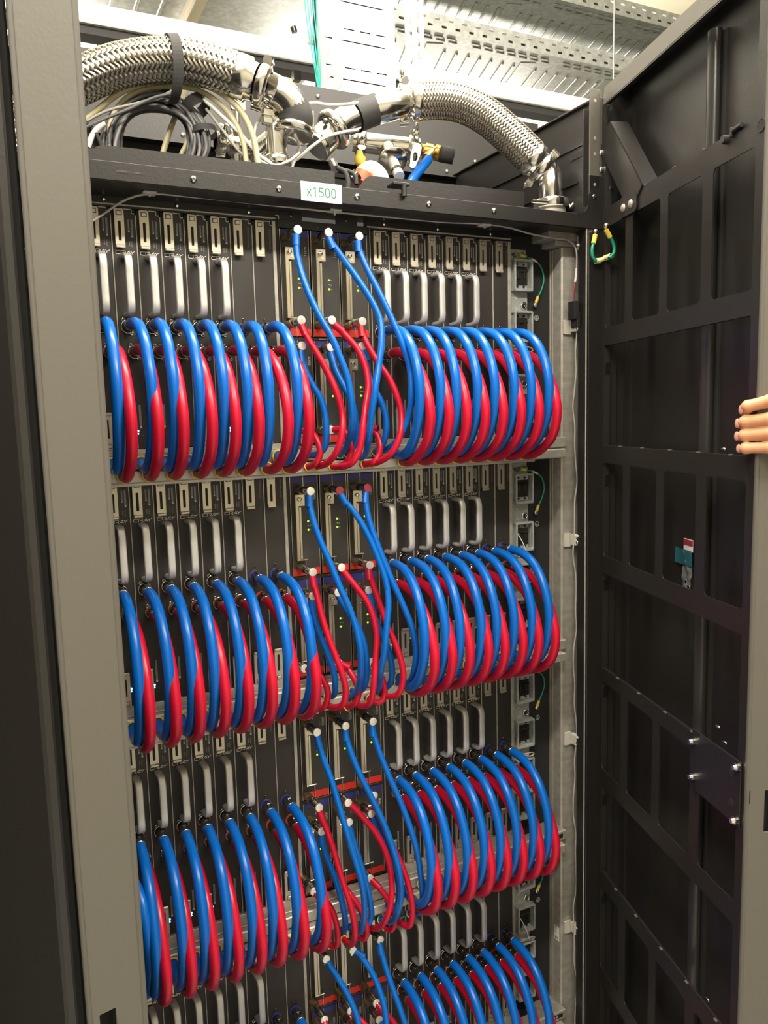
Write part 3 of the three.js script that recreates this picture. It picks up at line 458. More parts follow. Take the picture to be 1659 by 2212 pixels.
// power module hoses, traced pixel by pixel; crops of the photograph: [x, y, scale]
const CR = [[580, 440, 3.567], [600, 1000, 3.95], [620, 1480, 3.023], [620, 1480, 3.023]];
const TR = {
  1: { // tier: code (u/l row, column, colour) -> points
    u1b: [[213, 208], [213, 260], [217, 370], [240, 480], [275, 600], [330, 740], [400, 880], [480, 1020], [550, 1180], [610, 1350], [640, 1550], [640, 1720], [600, 1870], [545, 1935]],
    u2b: [[450, 230], [470, 275], [580, 430], [700, 600], [800, 760], [860, 900], [870, 1080], [850, 1250], [820, 1450], [790, 1650], [770, 1820], [735, 1945], [690, 1950]],
    u3b: [[685, 258], [690, 320], [750, 480], [850, 680], [950, 890], [1030, 1080], [1090, 1280], [1100, 1500], [1080, 1640], [1035, 1760], [960, 1860], [880, 1905]],
    u1r: [[240, 902], [262, 955], [310, 1050], [390, 1180], [470, 1330], [530, 1470], [570, 1620], [565, 1780], [520, 1920], [440, 2005], [370, 2025]],
    u2r: [[475, 902], [510, 932], [600, 1020], [690, 1130], [750, 1270], [770, 1400], [750, 1560], [725, 1750], [700, 1900], [650, 1990], [590, 2022], [490, 2025]],
    u3r: [[710, 912], [715, 960], [760, 1080], [840, 1220], [930, 1350], [990, 1480], [1025, 1620], [1015, 1780], [950, 1920], [860, 1985], [790, 2005]],
    l1b: [[245, 1100], [250, 1150], [275, 1260], [330, 1380], [400, 1500], [435, 1620], [445, 1760], [430, 1880], [370, 1935], [310, 1935]],
    l2b: [[465, 1110], [485, 1180], [520, 1290], [570, 1390], [640, 1520], [670, 1650], [680, 1780], [650, 1880], [600, 1925]],
    l3b: [[710, 1100], [730, 1150], [760, 1280], [800, 1400], [870, 1530], [905, 1650], [905, 1770], [870, 1870], [820, 1915]],
    l1r: [[235, 1758], [290, 1755], [345, 1780], [385, 1850], [397, 1930], [365, 2000], [300, 2030]],
    l2r: [[470, 1745], [530, 1740], [590, 1760], [628, 1820], [638, 1900], [610, 1985], [530, 2028]],
    l3r: [[730, 1735], [790, 1735], [840, 1790], [860, 1870], [850, 1935], [810, 1990], [730, 2010]],
  },
  2: {
    u1b: [[265, 240], [268, 310], [300, 480], [370, 680], [450, 860], [530, 1060], [610, 1240], [670, 1420], [705, 1600], [705, 1800], [670, 1950], [600, 2010]],
    u2b: [[512, 232], [560, 310], [660, 430], [740, 560], [800, 680], [870, 850], [920, 1000], [945, 1170], [930, 1400], [910, 1600], [880, 1780], [850, 1945], [790, 1965]],
    u3b: [[750, 212], [748, 290], [770, 450], [830, 640], [920, 870], [1000, 1060], [1080, 1240], [1150, 1420], [1180, 1600], [1165, 1760], [1110, 1880], [1020, 1880]],
    u1r: [[285, 928], [300, 1000], [340, 1150], [380, 1320], [430, 1480], [490, 1640], [550, 1800], [580, 1950], [555, 2060], [480, 2085], [400, 2060]],
    u2r: [[530, 888], [575, 945], [670, 1060], [760, 1180], [820, 1330], [845, 1480], [835, 1680], [820, 1880], [790, 2040], [725, 2075], [650, 2040]],
    u3r: [[770, 868], [778, 930], [820, 1060], [880, 1230], [940, 1400], [1010, 1560], [1060, 1720], [1070, 1850], [1030, 1970], [960, 1995], [880, 1970]],
    l1b: [[285, 1130], [290, 1190], [310, 1320], [360, 1470], [420, 1620], [470, 1760], [490, 1880], [475, 1985], [420, 1990]],
    l2b: [[500, 1100], [545, 1180], [610, 1290], [690, 1410], [745, 1580], [760, 1750], [740, 1900], [690, 1955], [630, 1945]],
    l3b: [[760, 1080], [785, 1160], [820, 1300], [890, 1470], [950, 1620], [975, 1750], [960, 1880], [920, 1915], [860, 1900]],
    l1r: [[215, 1745], [290, 1770], [365, 1820], [415, 1910], [428, 1990], [400, 2075], [330, 2105]],
    l2r: [[500, 1695], [560, 1725], [620, 1790], [670, 1880], [690, 1960], [665, 2045], [590, 2085]],
    l3r: [[780, 1690], [830, 1730], [885, 1830], [912, 1930], [895, 2020], [850, 2045], [770, 2010]],
  },
  3: {
    u1b: [[185, 300], [197, 345], [230, 460], [290, 620], [340, 790], [390, 960], [440, 1130], [485, 1280], [505, 1420], [500, 1550], [465, 1615], [410, 1580]],
    u2b: [[372, 260], [380, 310], [410, 420], [470, 570], [550, 730], [630, 900], [690, 1060], [735, 1230], [745, 1380], [720, 1490], [680, 1545], [610, 1530]],
    u3b: [[550, 230], [556, 280], [590, 400], [660, 580], [740, 760], [800, 920], [850, 1090], [875, 1260], [885, 1380], [862, 1485], [800, 1490]],
    u1r: [[200, 790], [222, 850], [280, 1000], [325, 1150], [370, 1300], [410, 1420], [440, 1560], [442, 1650], [415, 1695], [370, 1660]],
    u2r: [[388, 758], [435, 800], [510, 880], [590, 980], [650, 1110], [680, 1250], [680, 1400], [640, 1540], [580, 1590], [530, 1575]],
    u3r: [[557, 712], [572, 770], [620, 890], [690, 1050], [750, 1180], [800, 1330], [820, 1480], [800, 1570], [745, 1555], [700, 1520]],
    l1b: [[216, 945], [226, 1010], [260, 1130], [310, 1250], [350, 1380], [375, 1500], [375, 1600], [350, 1610]],
    l2b: [[395, 885], [420, 970], [470, 1130], [510, 1270], [540, 1400], [550, 1510], [530, 1555], [480, 1500]],
    l3b: [[540, 830], [575, 900], [630, 1010], [680, 1130], [720, 1260], [730, 1390], [700, 1470], [640, 1420]],
    l1r: [[165, 1335], [215, 1390], [275, 1440], [315, 1530], [332, 1630], [318, 1705], [280, 1695]],
    l2r: [[345, 1290], [395, 1350], [460, 1430], [505, 1530], [522, 1610], [505, 1655], [460, 1640]],
    l3r: [[530, 1250], [585, 1305], [650, 1385], [700, 1480], [700, 1570], [675, 1600], [640, 1580]],
  },
  4: {
    u1b: [[246, 1775], [270, 1815], [330, 1910], [390, 2010], [440, 2120], [470, 2220], [490, 2340], [495, 2480], [470, 2600], [430, 2650]],
    u2b: [[418, 1718], [450, 1740], [520, 1820], [580, 1930], [630, 2080], [650, 2212], [660, 2350], [655, 2480], [620, 2580]],
    u3b: [[598, 1650], [606, 1700], [640, 1830], [690, 1980], [740, 2120], [775, 2230], [800, 2350], [800, 2450], [760, 2530]],
    u1r: [[235, 2170], [250, 2220], [290, 2330], [340, 2450], [390, 2570], [400, 2660], [370, 2700]],
    u2r: [[405, 2110], [440, 2150], [520, 2230], [590, 2330], [620, 2450], [610, 2560], [560, 2620]],
    u3r: [[572, 2060], [610, 2110], [660, 2160], [710, 2230], [740, 2340], [740, 2450], [700, 2540]],
    l1b: [[250, 2300], [262, 2350], [300, 2450], [340, 2560], [350, 2640], [330, 2670]],
    l2b: [[420, 2230], [440, 2290], [490, 2400], [520, 2500], [520, 2580], [490, 2610]],
    l3b: [[590, 2170], [620, 2230], [660, 2340], [680, 2440], [670, 2530], [640, 2560]],
  },
};
M.bluePrint = phys({ roughness: 0.3, specularIntensity: 0.7, map: canvasTex(2048, 128, (c, w, h) => {
  c.fillStyle = '#005db3'; c.fillRect(0, 0, w, h); c.fillStyle = '#3f86cc'; c.font = '17px sans-serif';
  for (const y of [22, 64, 106]) { c.fillText('JTG-40/22', 190, y); c.fillText('MADE IN USA', 900, y); c.fillText('M25067820', 1560, y, 130); }
}) });
const zProfile = (k, t) => { const Z = { ub: [0.055, 0.082, 0.118, 0.135, 0.115, 0.05], ur: [0.055, 0.078, 0.105, 0.122, 0.112, 0.062], lb: [0.05, 0.062, 0.08, 0.088, 0.08, 0.048], lr: [0.045, 0.062, 0.078, 0.082, 0.075, 0.06] }[k], T = [0, 0.2, 0.5, 0.75, 0.9, 1]; let i = 0; while (i < 4 && t > T[i + 1]) i++; const f = (t - T[i]) / (T[i + 1] - T[i]); return Z[i] + (Z[i + 1] - Z[i]) * f; };
for (const r of [1, 2, 3, 4]) for (const [code, list] of Object.entries(TR[r])) {
  const [ox, oy, sc] = CR[r - 1], upper = code[0] === 'u', col = +code[1] - 1, blue = code[2] === 'b', key = code[0] + code[2];
  const px = list.map(([x, y]) => [ox + x / sc, oy + y / sc]); let L = 0; const acc = px.map((q, i) => (L += i ? Math.hypot(q[0] - px[i - 1][0], q[1] - px[i - 1][1]) : 0));
  const pts = px.map((q, i) => onZ(q[0], q[1], zProfile(key, acc[i] / L)));
  const o = thing(blue ? 'blue_module_hose' : 'red_module_hose', `slim ${blue ? 'blue' : 'red'} hose from ${upper ? 'upper' : 'lower'} power module ${COLN[col]}, ${TIER[r - 1]}`, 'hose', `slim ${blue ? 'blue' : 'red'} power module hoses`);
  const a = pts[0], d1 = pts[1].clone().sub(a).normalize();
  mesh('hose', tube([a.clone().addScaledVector(d1, 0.007), ...pts.slice(1)], 0.0058, 64, 12), blue ? (upper && col < 2 ? M.bluePrint : M.blue) : M.red, o);
  mesh('sleeve', tube([a.clone().addScaledVector(d1, 0.008), a.clone().addScaledVector(d1, 0.03)], 0.0066, 4, 12), blue ? M.blue : M.red, o);
  const base = V(a.x - 0.002, a.y - 0.001, 0.0), out = a.clone().sub(base).normalize();
  const hexm = mesh('hex_fitting', [orient(moved(new THREE.CylinderGeometry(0.0078, 0.0078, a.z * 0.4, 6), (g) => g.translate(0, a.z * 0.2, 0)), base, out)], M.bronze, o);
  mesh('coupling', lathe([[0.0001, 0], [0.0062, 0], [0.0062, 0.004], [0.0072, 0.005], [0.0072, 0.012], [0.006, 0.013], [0.006, 0.018], [0.0068, 0.019], [0.0068, a.z * 0.6]], base.clone().addScaledVector(out, a.z * 0.4), out, 14), r === 1 && !blue ? M.polish : M.gun, o);
  const el = mesh('elbow', [rod(a.clone().addScaledVector(out, -0.01), a.clone().addScaledVector(out, 0.0075), 0.0076, 0.0076, 18), rod(a, a.clone().addScaledVector(d1, 0.012), 0.0064, 0.0064, 14)], M.polish, o);
  mesh('end_cap', lathe([[0, 0.0095], [0.0066, 0.0095], [0.0076, 0.0085], [0.0076, 0.006]], a, out, 20), r === 2 && upper && blue && col > 0 ? M.capRed : M.capWhite, el);
  const e = pts[pts.length - 1], e0 = pts[pts.length - 2];
  mesh('sealing_ring', torus(e, e.clone().sub(e0), 0.0068, 0.0012, 16, 6), M.yellow, o);
  const st = e.clone().addScaledVector(e.clone().sub(e0).normalize(), 0.012); st.z = Math.min(st.z, 0.045);
  mesh('end_nipple', rod(e, st, 0.0052, 0.0052, 12), blue ? M.blue : M.red, o);
}

// ---------------------------------------------------------------- right-hand plumbing, breakers
{
  const o = thing('vertical_manifold', 'tall square brushed steel manifold column beside right door', 'manifold');
  mesh('square_tube', [bx(0.9135, 0.98, 0.05, 1.862, -0.06, 0.031, 0.003)], M.steel, o);
  mesh('weld_seam', [bx(0.9129, 0.9137, 0.05, 1.86, -0.0085, -0.0065, 0.0002), bx(0.9129, 0.9137, 0.05, 1.86, 0.0005, 0.0018, 0.0002)], M.latch, o);
  const cap = mesh('end_cap', [bx(0.871, 0.983, 1.8725, 1.896, -0.05, 0.044, 0.002), bx(0.858, 0.985, 1.897, 1.9, -0.055, 0.05, 0.001)], M.steel, o);
  mesh('cap_collar', bx(0.895, 0.982, 1.862, 1.873, -0.06, 0.036, 0.002), M.steel, cap);
  const c = V(0.921, 1.9, -0.012);
  mesh('flange_pipe', rod(c, c.clone().setY(1.945), 0.03, 0.03, 24), M.steel, o);
  const cl = mesh('clamp_band', lathe([[0.028, 0.0], [0.036, 0.001], [0.038, 0.004], [0.038, 0.017], [0.036, 0.02], [0.028, 0.021]], V(c.x, 1.944, c.z), QY, 30), M.polish, o);
  mesh('clamp_bolt', [rod(V(c.x - 0.065, 1.951, c.z + 0.02), V(c.x - 0.028, 1.952, c.z + 0.022), 0.004), rod(V(c.x + 0.028, 1.944, c.z + 0.024), V(c.x + 0.036, 1.952, c.z + 0.026), 0.005, 0.005, 6)], M.polish, cl);
  const t = canvasTex(64, 200, (g, w, h) => { g.fillStyle = '#e8e6de'; g.fillRect(0, 0, w, h); g.fillStyle = '#8c8a84'; for (let i = 0; i < 22; i++) g.fillRect(12, 14 + i * 5, 14 + (i * 7) % 11, 2); g.fillRect(10, 150, 34, 36); g.fillStyle = '#e8e6de'; g.fillRect(18, 158, 8, 8); g.fillRect(30, 170, 8, 9); });
  const q = onX(1203, 2015, 0.9134); mesh('paper_label', moved(new THREE.PlaneGeometry(0.019, 0.034), (g) => { g.rotateY(-Math.PI / 2); g.translate(0.9127, q.y, q.z); }), std({ map: t, roughness: 0.6 }), o).userData.label = 'small white printed label';
}
const cbTex = (a) => std({ roughness: 0.5, metalness: 0.3, map: canvasTex(96, 32, (c) => { c.fillStyle = '#c3c4be'; c.fillRect(0, 0, 96, 32); c.fillStyle = '#34322e'; c.font = '32px sans-serif'; c.fillText(a, 4, 28); }) });
const cbMats = ['CB3', 'CB2', 'CB1', 'CB0'].map(cbTex);
const earthMat = std({ roughness: 0.6, map: canvasTex(64, 64, (c) => { c.fillStyle = '#0e0e0e'; c.fillRect(0, 0, 64, 64); c.strokeStyle = '#b8b8b4'; c.lineWidth = 5; c.beginPath(); c.arc(32, 32, 25, 0, 7); c.stroke(); c.beginPath(); c.moveTo(32, 8); c.lineTo(32, 34); c.moveTo(12, 34); c.lineTo(52, 34); c.moveTo(18, 43); c.lineTo(46, 43); c.moveTo(25, 51); c.lineTo(39, 51); c.stroke(); }) });
for (let r = 0; r < 4; r++) {
  const o = thing('breaker_panel', `narrow steel breaker panel beside the last blade, ${TIER[r]}`, 'breaker panel', 'steel breaker panels', [0, rowY(r), 0]);
  mesh('base_plate', [bx(0.808, 0.8525, -0.3, 0.0475, -0.012, -0.004, 0.0006), bx(0.808, 0.8525, 0.0475, 0.0575, -0.012, -0.009)], M.galv, o);
  mesh('earth_stud', [rod(V(0.8165, 0.0445, -0.004), V(0.8165, 0.0445, 0.008), 0.0055, 0.0045, 6), rod(V(0.8245, 0.0465, -0.004), V(0.8245, 0.0465, 0.004), 0.004, 0.003, 6), rod(V(0.838, 0.049, -0.004), V(0.838, 0.049, 0.004), 0.003, 0.002, 6)], M.polish, o);
  [[0.036, -0.028], [-0.067, -0.13], [-0.156, -0.2], [-0.232, -0.296]].forEach(([a, b], i) => {
    const s = rrect(0.8115, b, 0.8575, a, 0.003, THREE.Shape); s.holes.push(rrect(0.8155, b + 0.0055, 0.8535, a - 0.0045, 0.002));
    const f = mesh('breaker_frame', [sheet(s, 0.004, 0.006, 0.0007), bx(0.8535, 0.8575, b + 0.003, a - 0.003, -0.004, 0.005), bx(0.8115, 0.8575, a - 0.0045, a - 0.001, -0.004, 0.005), bx(0.8115, 0.8575, b + 0.001, b + 0.005, -0.004, 0.005)], M.galv, o);
    mesh('breaker_body', [bx(0.8155, 0.8505, b + 0.006, a - 0.005, -0.004, -0.001)], M.galv, f);
    const m = (a + b) / 2 + 0.001; mesh('breaker_rocker', [bx(0.8165, 0.8485, m - 0.019, m + 0.017, -0.001, 0.002, 0.001), bx(0.8175, 0.8475, m + 0.006, m + 0.01, 0.002, 0.0045, 0.001), bx(0.8225, 0.826, m - 0.008, m + 0.008, 0.002, 0.005, 0.001), bx(0.838, 0.8415, m - 0.008, m + 0.008, 0.002, 0.005, 0.001)], M.darkWin, f);
    for (const x of [0.8245, 0.8405]) for (const y of [a - 0.0095, b + 0.0105]) mesh('screw', rod(V(x, y, -0.001), V(x, y, 0.0006), 0.0024, 0.0024, 10), M.matte, f);
  });
  const tx = (i, y) => mesh('letter_print', quadUV(bx(0.8108, 0.8258, y - 0.0024, y + 0.0026, -0.0042, -0.0037), 0.8108, 0.8258, y - 0.0024, y + 0.0026), cbMats[i], o);
  tx(0, -0.0405); tx(1, -0.061); tx(2, -0.207); tx(3, -0.222);
  for (const y of [-0.0555, -0.214]) { const l = mesh('lock_ring', torus(V(0.842, y, -0.002), zdir, 0.0062, 0.0022, 18, 8), M.polish, o); mesh('lock_core', [rod(V(0.842, y, -0.004), V(0.842, y, -0.001), 0.0048, 0.0048, 12), ball(V(0.843, y, -0.001), 0.002)], M.gun, l); }
  const bail = mesh('wire_bail', tube([V(0.814, -0.137, -0.002), V(0.818, -0.14, 0.012), V(0.848, -0.142, 0.014), V(0.853, -0.147, 0.013), V(0.848, -0.1505, 0.01), V(0.822, -0.151, 0.004), V(0.813, -0.15, -0.003)], 0.0015, 30, 8), M.steel, o);
  const e = mesh('earth_mark', quadUV(bx(0.8745, 0.8875, -0.0845, -0.0705, -0.0119, -0.0113), 0.8745, 0.8875, -0.0845, -0.0705), earthMat, o);
  mesh('stop_screw', [ball(V(0.8625, 0.0275, -0.011), 0.0026)], M.gun, o);
  const w = thing('earth_wire', `green earth wire with yellow lugs beside breaker panel, ${TIER[r]}`, 'wire', 'green earth wires', [0, rowY(r), 0]);
  mesh('wire', tube([V(0.8435, 0.0425, 0.0), V(0.856, 0.0395, 0.002), V(0.872, 0.0335, 0.002), V(0.888, 0.022, -0.003), V(0.896, 0, -0.006), V(0.889, -0.022, -0.006), V(0.879, -0.036, -0.004)], 0.0017, 40, 8), M.green, w);
  mesh('lug', [rod(V(0.8315, 0.0445, 0.0), V(0.844, 0.0422, 0.0), 0.0034, 0.003), rod(V(0.8795, -0.035, -0.004), V(0.8755, -0.048, -0.006), 0.003, 0.0034)], M.yellow, w);
  mesh('wire_marker', rod(V(0.858, 0.0392, 0.002), V(0.872, 0.0335, 0.002), 0.0022), M.whiteWire, w);
  mesh('screw', [ball(V(0.8745, -0.0515, -0.008), 0.0052, 1, 1, 0.9), rod(V(0.8745, -0.0515, -0.012), V(0.8745, -0.0515, -0.006), 0.0065, 0.0065, 6)], M.polish, w);
  if (r === 1 || r === 3) { const t = thing('zip_tie', `cut white cable tie hanging on breaker panel wire bail, ${TIER[r]}`, 'cable tie', 'white cable ties', [0, rowY(r), 0]); mesh('strap', tube([V(0.816, -0.088, 0.006), V(0.826, -0.115, 0.016), V(0.834, -0.141, 0.018)], 0.0011, 16, 6), M.whiteWire, t); }
}

// ---------------------------------------------------------------- doors
function makeDoor(label, hinge, rot, inner, rightSide) {   // inner = +1: the inside faces local +z
  const o = thing('cabinet_door', label, 'door', null, hinge, rot), W = 0.52, B = 0.03, T = 2.158, g = (q) => q;
  const zz = (z) => z * inner, Z = (x0, x1, y0, y1, z0, z1, c) => bx(x0, x1, y0, y1, zz(z0), zz(z1), c);
  const s = new THREE.Shape(); s.moveTo(-0.004, B); s.lineTo(W - 0.003, B); s.lineTo(W - 0.003, T - 0.033); s.lineTo(-0.004, T - 0.033); s.closePath();
  const cols = [[0.012, 0.1005], [0.128, 0.2315], [0.257, 0.3625], [0.391, 0.4955]], bigs = [[1.925, 2.122], [1.4545, 1.656], [0.98, 1.1865], [0.5165, 0.7175], [0.055, 0.25]], smalls = [[1.692, 1.8875], [1.224, 1.4185], [0.755, 0.951], [0.29, 0.4835]];
  for (const [a, b] of bigs) s.holes.push(rrect(0.012, a, 0.4955, b, 0.002));
  smalls.forEach(([a, b], i) => cols.forEach(([c, d], j) => s.holes.push(rrect(c, a, d, i === 2 && j === 3 ? 0.904 : b, 0.008))));
  mesh('inner_frame', sheet(s, inner > 0 ? -0.002 : 0, 0.002, 0, 5), M.black, o);
  const lip = mesh('top_flange', [moved(bx(-0.004, W, -0.0168, 0.0168, -0.001, 0.001, 0.0006), (q) => { q.rotateX(-0.06 * inner); q.translate(0, T - 0.017, zz(-0.0015)); })], M.grey, o);
  mesh('outer_skin', [Z(-0.006, W - 0.012, B, T, -0.058, -0.056), Z(-0.006, W + 0.001, B - 0.003, T + 0.002, -0.078, -0.066, 0.003)], M.black, o);
  mesh('top_wall', Z(-0.004, W - 0.004, T - 0.004, T - 0.002, -0.06, -0.021), M.black, o);
  mesh('bottom_wall', Z(-0.004, W - 0.004, B, B + 0.002, -0.06, -0.002), M.black, o);
  mesh('hinge_wall', [Z(-0.006, -0.003, B, T, -0.06, 0), Z(0.004, 0.0055, B, T - 0.04, -0.03, -0.002), Z(0.012, 0.0135, B, T - 0.04, -0.012, -0.002), Z(-0.003, 0.022, B, T - 0.04, -0.056, -0.05)], M.black, o);
  // free edge: the wide end face with a latch slot
  const e = new THREE.Shape(); e.moveTo(0.0535, B); e.lineTo(0.004, B); e.lineTo(0.004, T); e.lineTo(0.0535, T); e.closePath(); e.holes.push(rrect(0.030, 0.88, 0.0465, 0.948, 0.001));
  const ef = mesh('end_face', [moved(sheet(e, 0, 0.003, 0), (q) => { q.rotateY(-Math.PI / 2); if (inner > 0) q.scale(1, 1, -1); q.translate(W, 0, 0); if (inner > 0) flipTris(q); })], M.grey, o);
  mesh('edge_bead', [rodBox(W - 0.002, B, T, zz(-0.0015), 0.0036), rodBox(W - 0.0015, B, T, zz(-0.0555), 0.0028)], M.grey, o);
  mesh('edge_groove', Z(W - 0.014, W - 0.012, B, T, -0.066, -0.056), M.matte, o);
  mesh('latch_box', Z(W - 0.03, W - 0.02, 0.87, 0.96, -0.05, -0.028), M.matte, o);
  // shelves folded back around the big openings, with notches
  for (const [a, b] of bigs) { mesh('shelf', [Z(0.012, 0.4955, a - 0.0015, a, -0.008, -0.001), Z(0.012, 0.4955, b, b + 0.0015, -0.008, -0.001)], M.black, o); for (const sx of [0.08, 0.17, 0.27, 0.36, 0.45]) mesh('weld_tab', Z(sx, sx + 0.008, a - 0.001, a + 0.0012, -0.004, 0.0006, 0.0004), M.grey, o); }
  mesh('stiffener', [moved(new THREE.CylinderGeometry(0.0135, 0.0135, T - B - 0.05, 18), (q) => { q.scale(1, 1, 0.75); q.translate(0.313, (T + B) / 2 - 0.01, zz(-0.045)); }), Z(0.29, 0.336, B + 0.01, T - 0.04, -0.056, -0.052)], M.satin, o);
  if (rightSide) {
    for (const y of [1.61, 1.38, 1.16, 0.925, 0.68, 0.45, 2.098]) { const k = mesh('hinge_screw', [ball(V(0.006, y, zz(-0.006)), 0.0055, 1, 1, 0.9), rod(V(0.002, y, zz(-0.006)), V(0.008, y, zz(-0.006)), 0.0062, 0.0062, 6)], M.polish, o); mesh('screw_plate', Z(0.011, 0.0135, y - 0.012, y + 0.012, -0.012, 0.0005), M.black, k); }
    // corner brace and latch gear
    const br = mesh('corner_brace', [moved(bx(0, 0.205, -0.03, 0.03, 0, 0.002), (q) => { q.rotateZ(-0.86); q.translate(0.012, 2.063, zz(0.0005)); }), moved(bx(0, 0.205, 0.028, 0.03, -0.035, 0.002), (q) => { q.rotateZ(-0.86); q.translate(0.012, 2.063, zz(0.0005)); })], M.black, o);
    mesh('brace_foot', [plate(0.083, 0.15, 1.887, 1.925, 0.001, 0.003, 0.008)], M.black, br); for (const x of [0.098, 0.128]) mesh('screw', ball(V(x, 1.904, 0.004), 0.008, 1, 1, 0.5), M.latch, br);
    const la = mesh('latch_block', [rod(V(0.425, 1.919, 0.0), V(0.425, 1.919, 0.008), 0.0068, 0.0056), Z(0.44, 0.4445, 1.916, 1.93, 0, 0.006, 0.001), rod(V(0.446, 1.925, 0.003), V(0.466, 1.926, 0.003), 0.0034)], M.black, o);
    mesh('hole_rim', torus(V(0.5065, 1.911, 0), zdir, 0.0085, 0.0012, 18, 6), M.matte, o); mesh('hole', rod(V(0.5065, 1.911, -0.002), V(0.5065, 1.911, 0.0008), 0.008), M.matte, o);
    const lp = mesh('lock_plate', [Z(0.372, W - 0.012, 0.885, 0.99, 0, 0.003, 0.0008)], M.black, o);
    for (const [x, y] of [[0.378, 0.97], [0.381, 0.909], [0.502, 0.981], [0.501, 0.894]]) mesh('stud', [rod(V(x, y, 0.003), V(x, y, 0.008), 0.0068, 0.0068, 6), rod(V(x, y, 0.008), V(x, y, 0.013), 0.0052, 0.004, 12)], M.polish, lp);
    for (const [x, y] of [[0.486, 0.963], [0.487, 0.915]]) mesh('oval_hole', [rod(V(x, y, 0.0028), V(x, y, 0.0036), 0.0065)], M.matte, lp);
    mesh('edge_slot', Z(W - 0.006, W + 0.0006, 0.93, 0.95, -0.006, 0.001), M.matte, o);
    for (const [x, y] of [[0.405, 1.457], [0.41, 1.002], [0.43, 0.983], [0.4, 0.505]]) mesh('small_clip', [ball(V(x, y + 0.004, -0.02), 0.0045, 1.4, 0.7, 0.7)], M.polish, o);
  }
  return o;
}
function rodBox(x, y0, y1, z, r) { const g = new THREE.CylinderGeometry(r, r, y1 - y0, 12); g.translate(x, (y0 + y1) / 2, z); return g; }
function flipTris(g0) { const g = g0; if (g.index) { const a = g.index.array; for (let i = 0; i < a.length; i += 3) { const t = a[i]; a[i] = a[i + 1]; a[i + 1] = t; } } else { for (const k of Object.keys(g.attributes)) { const A = g.attributes[k], n = A.itemSize, b = A.array; for (let i = 0; i < A.count; i += 3) for (let j = 0; j < n; j++) { const t = b[i * n + j]; b[i * n + j] = b[(i + 1) * n + j]; b[(i + 1) * n + j] = t; } } } g.computeVertexNormals(); }
const DR = { hinge: [0.9712, 0, 0.087], dir: V(-0.293, 0, 0.956).normalize() };
const rightDoor = makeDoor('black right cabinet door with cut-out inner frame, swung open', DR.hinge, Math.atan2(-DR.dir.z, DR.dir.x), 1, true);
const DLdir = V(0.2136, 0, 0.9769), DLhinge = [-0.1755, 0, 0.075];
makeDoor('left cabinet door swung open, seen edge-on as a broad grey strip', DLhinge, Math.atan2(-DLdir.z, DLdir.x), -1, false);
rightDoor.updateMatrixWorld(true);
{ // taped bag on the inside of the right door's skin
  const w = (x, y, z) => V(x, y, z).applyMatrix4(rightDoor.matrixWorld);
  const o = thing('plastic_bag', 'small clear zip bag taped inside the right door', 'bag', null, [...DR.hinge], rightDoor.rotation.y);
  const g = new THREE.PlaneGeometry(0.03, 0.075, 8, 16), p = g.attributes.position; for (let i = 0; i < p.count; i++) p.setZ(i, 0.0015 * Math.sin(p.getX(i) * 260 + p.getY(i) * 120) + 0.001 * Math.sin(p.getY(i) * 400)); g.computeVertexNormals(); g.translate(0.252, 1.232, -0.0515);
  mesh('film', g, M.film, o);
  mesh('zip_strip', bx(0.237, 0.268, 1.27, 1.292, -0.0535, -0.0525, 0.0003), M.whiteWire, o);
  mesh('red_line', bx(0.237, 0.268, 1.28, 1.291, -0.0525, -0.0522), M.capRed, o);
  mesh('tape', bx(0.212, 0.27, 1.244, 1.272, -0.0505, -0.05), M.tealTape, o);
  mesh('contents', [ball(V(0.256, 1.205, -0.053), 0.006, 1, 0.6, 0.4), ball(V(0.247, 1.212, -0.053), 0.005, 0.6, 1.3, 0.4)], M.polish, o);
}

// ---------------------------------------------------------------- sign and thin wire on the rail
{
  const a = onZ(650, 409, RZ + 0.001), b = onZ(738, 414, RZ + 0.001), o = thing('name_sign', 'white adhesive sign reading x1500 on the top rail', 'sign', null, [(a.x + b.x) / 2, 1.9005, RZ + 0.0002]);
  const w = (b.x - a.x) / 2, t = canvasTex(512, 208, (c) => { c.fillStyle = '#d3d9d2'; c.fillRect(0, 0, 512, 208); c.fillStyle = '#086a48'; c.font = '144px sans-serif'; c.textAlign = 'center'; c.fillText('x1500', 256, 156, 384); });
  mesh('card', quadUV(bx(-w, w, -0.0152, 0.0158, 0, 0.0008), -w, w, -0.0152, 0.0158), std({ map: t, roughness: 0.5 }), o);
  const pr = canvasTex(512, 48, (c) => { c.fillStyle = '#262422'; c.fillRect(0, 0, 512, 48); c.fillStyle = '#6f6c66'; c.font = '34px sans-serif'; c.fillText('102105604 D', 6, 36, 270); c.fillText('104402', 350, 36, 140); });
  const p0 = onZ(250, 369, RZ), p1 = onZ(309, 374, RZ), q = thing('rail_print', 'faint grey part number printed on top rail', 'print', null, [0, 0, 0]);
  mesh('print', quadUV(bx(p0.x, p1.x, p0.y - 0.002, p0.y + 0.0022, RZ + 0.0001, RZ + 0.0004), p0.x, p1.x, p0.y - 0.002, p0.y + 0.0022), std({ map: pr, roughness: 0.45 }), q);
}
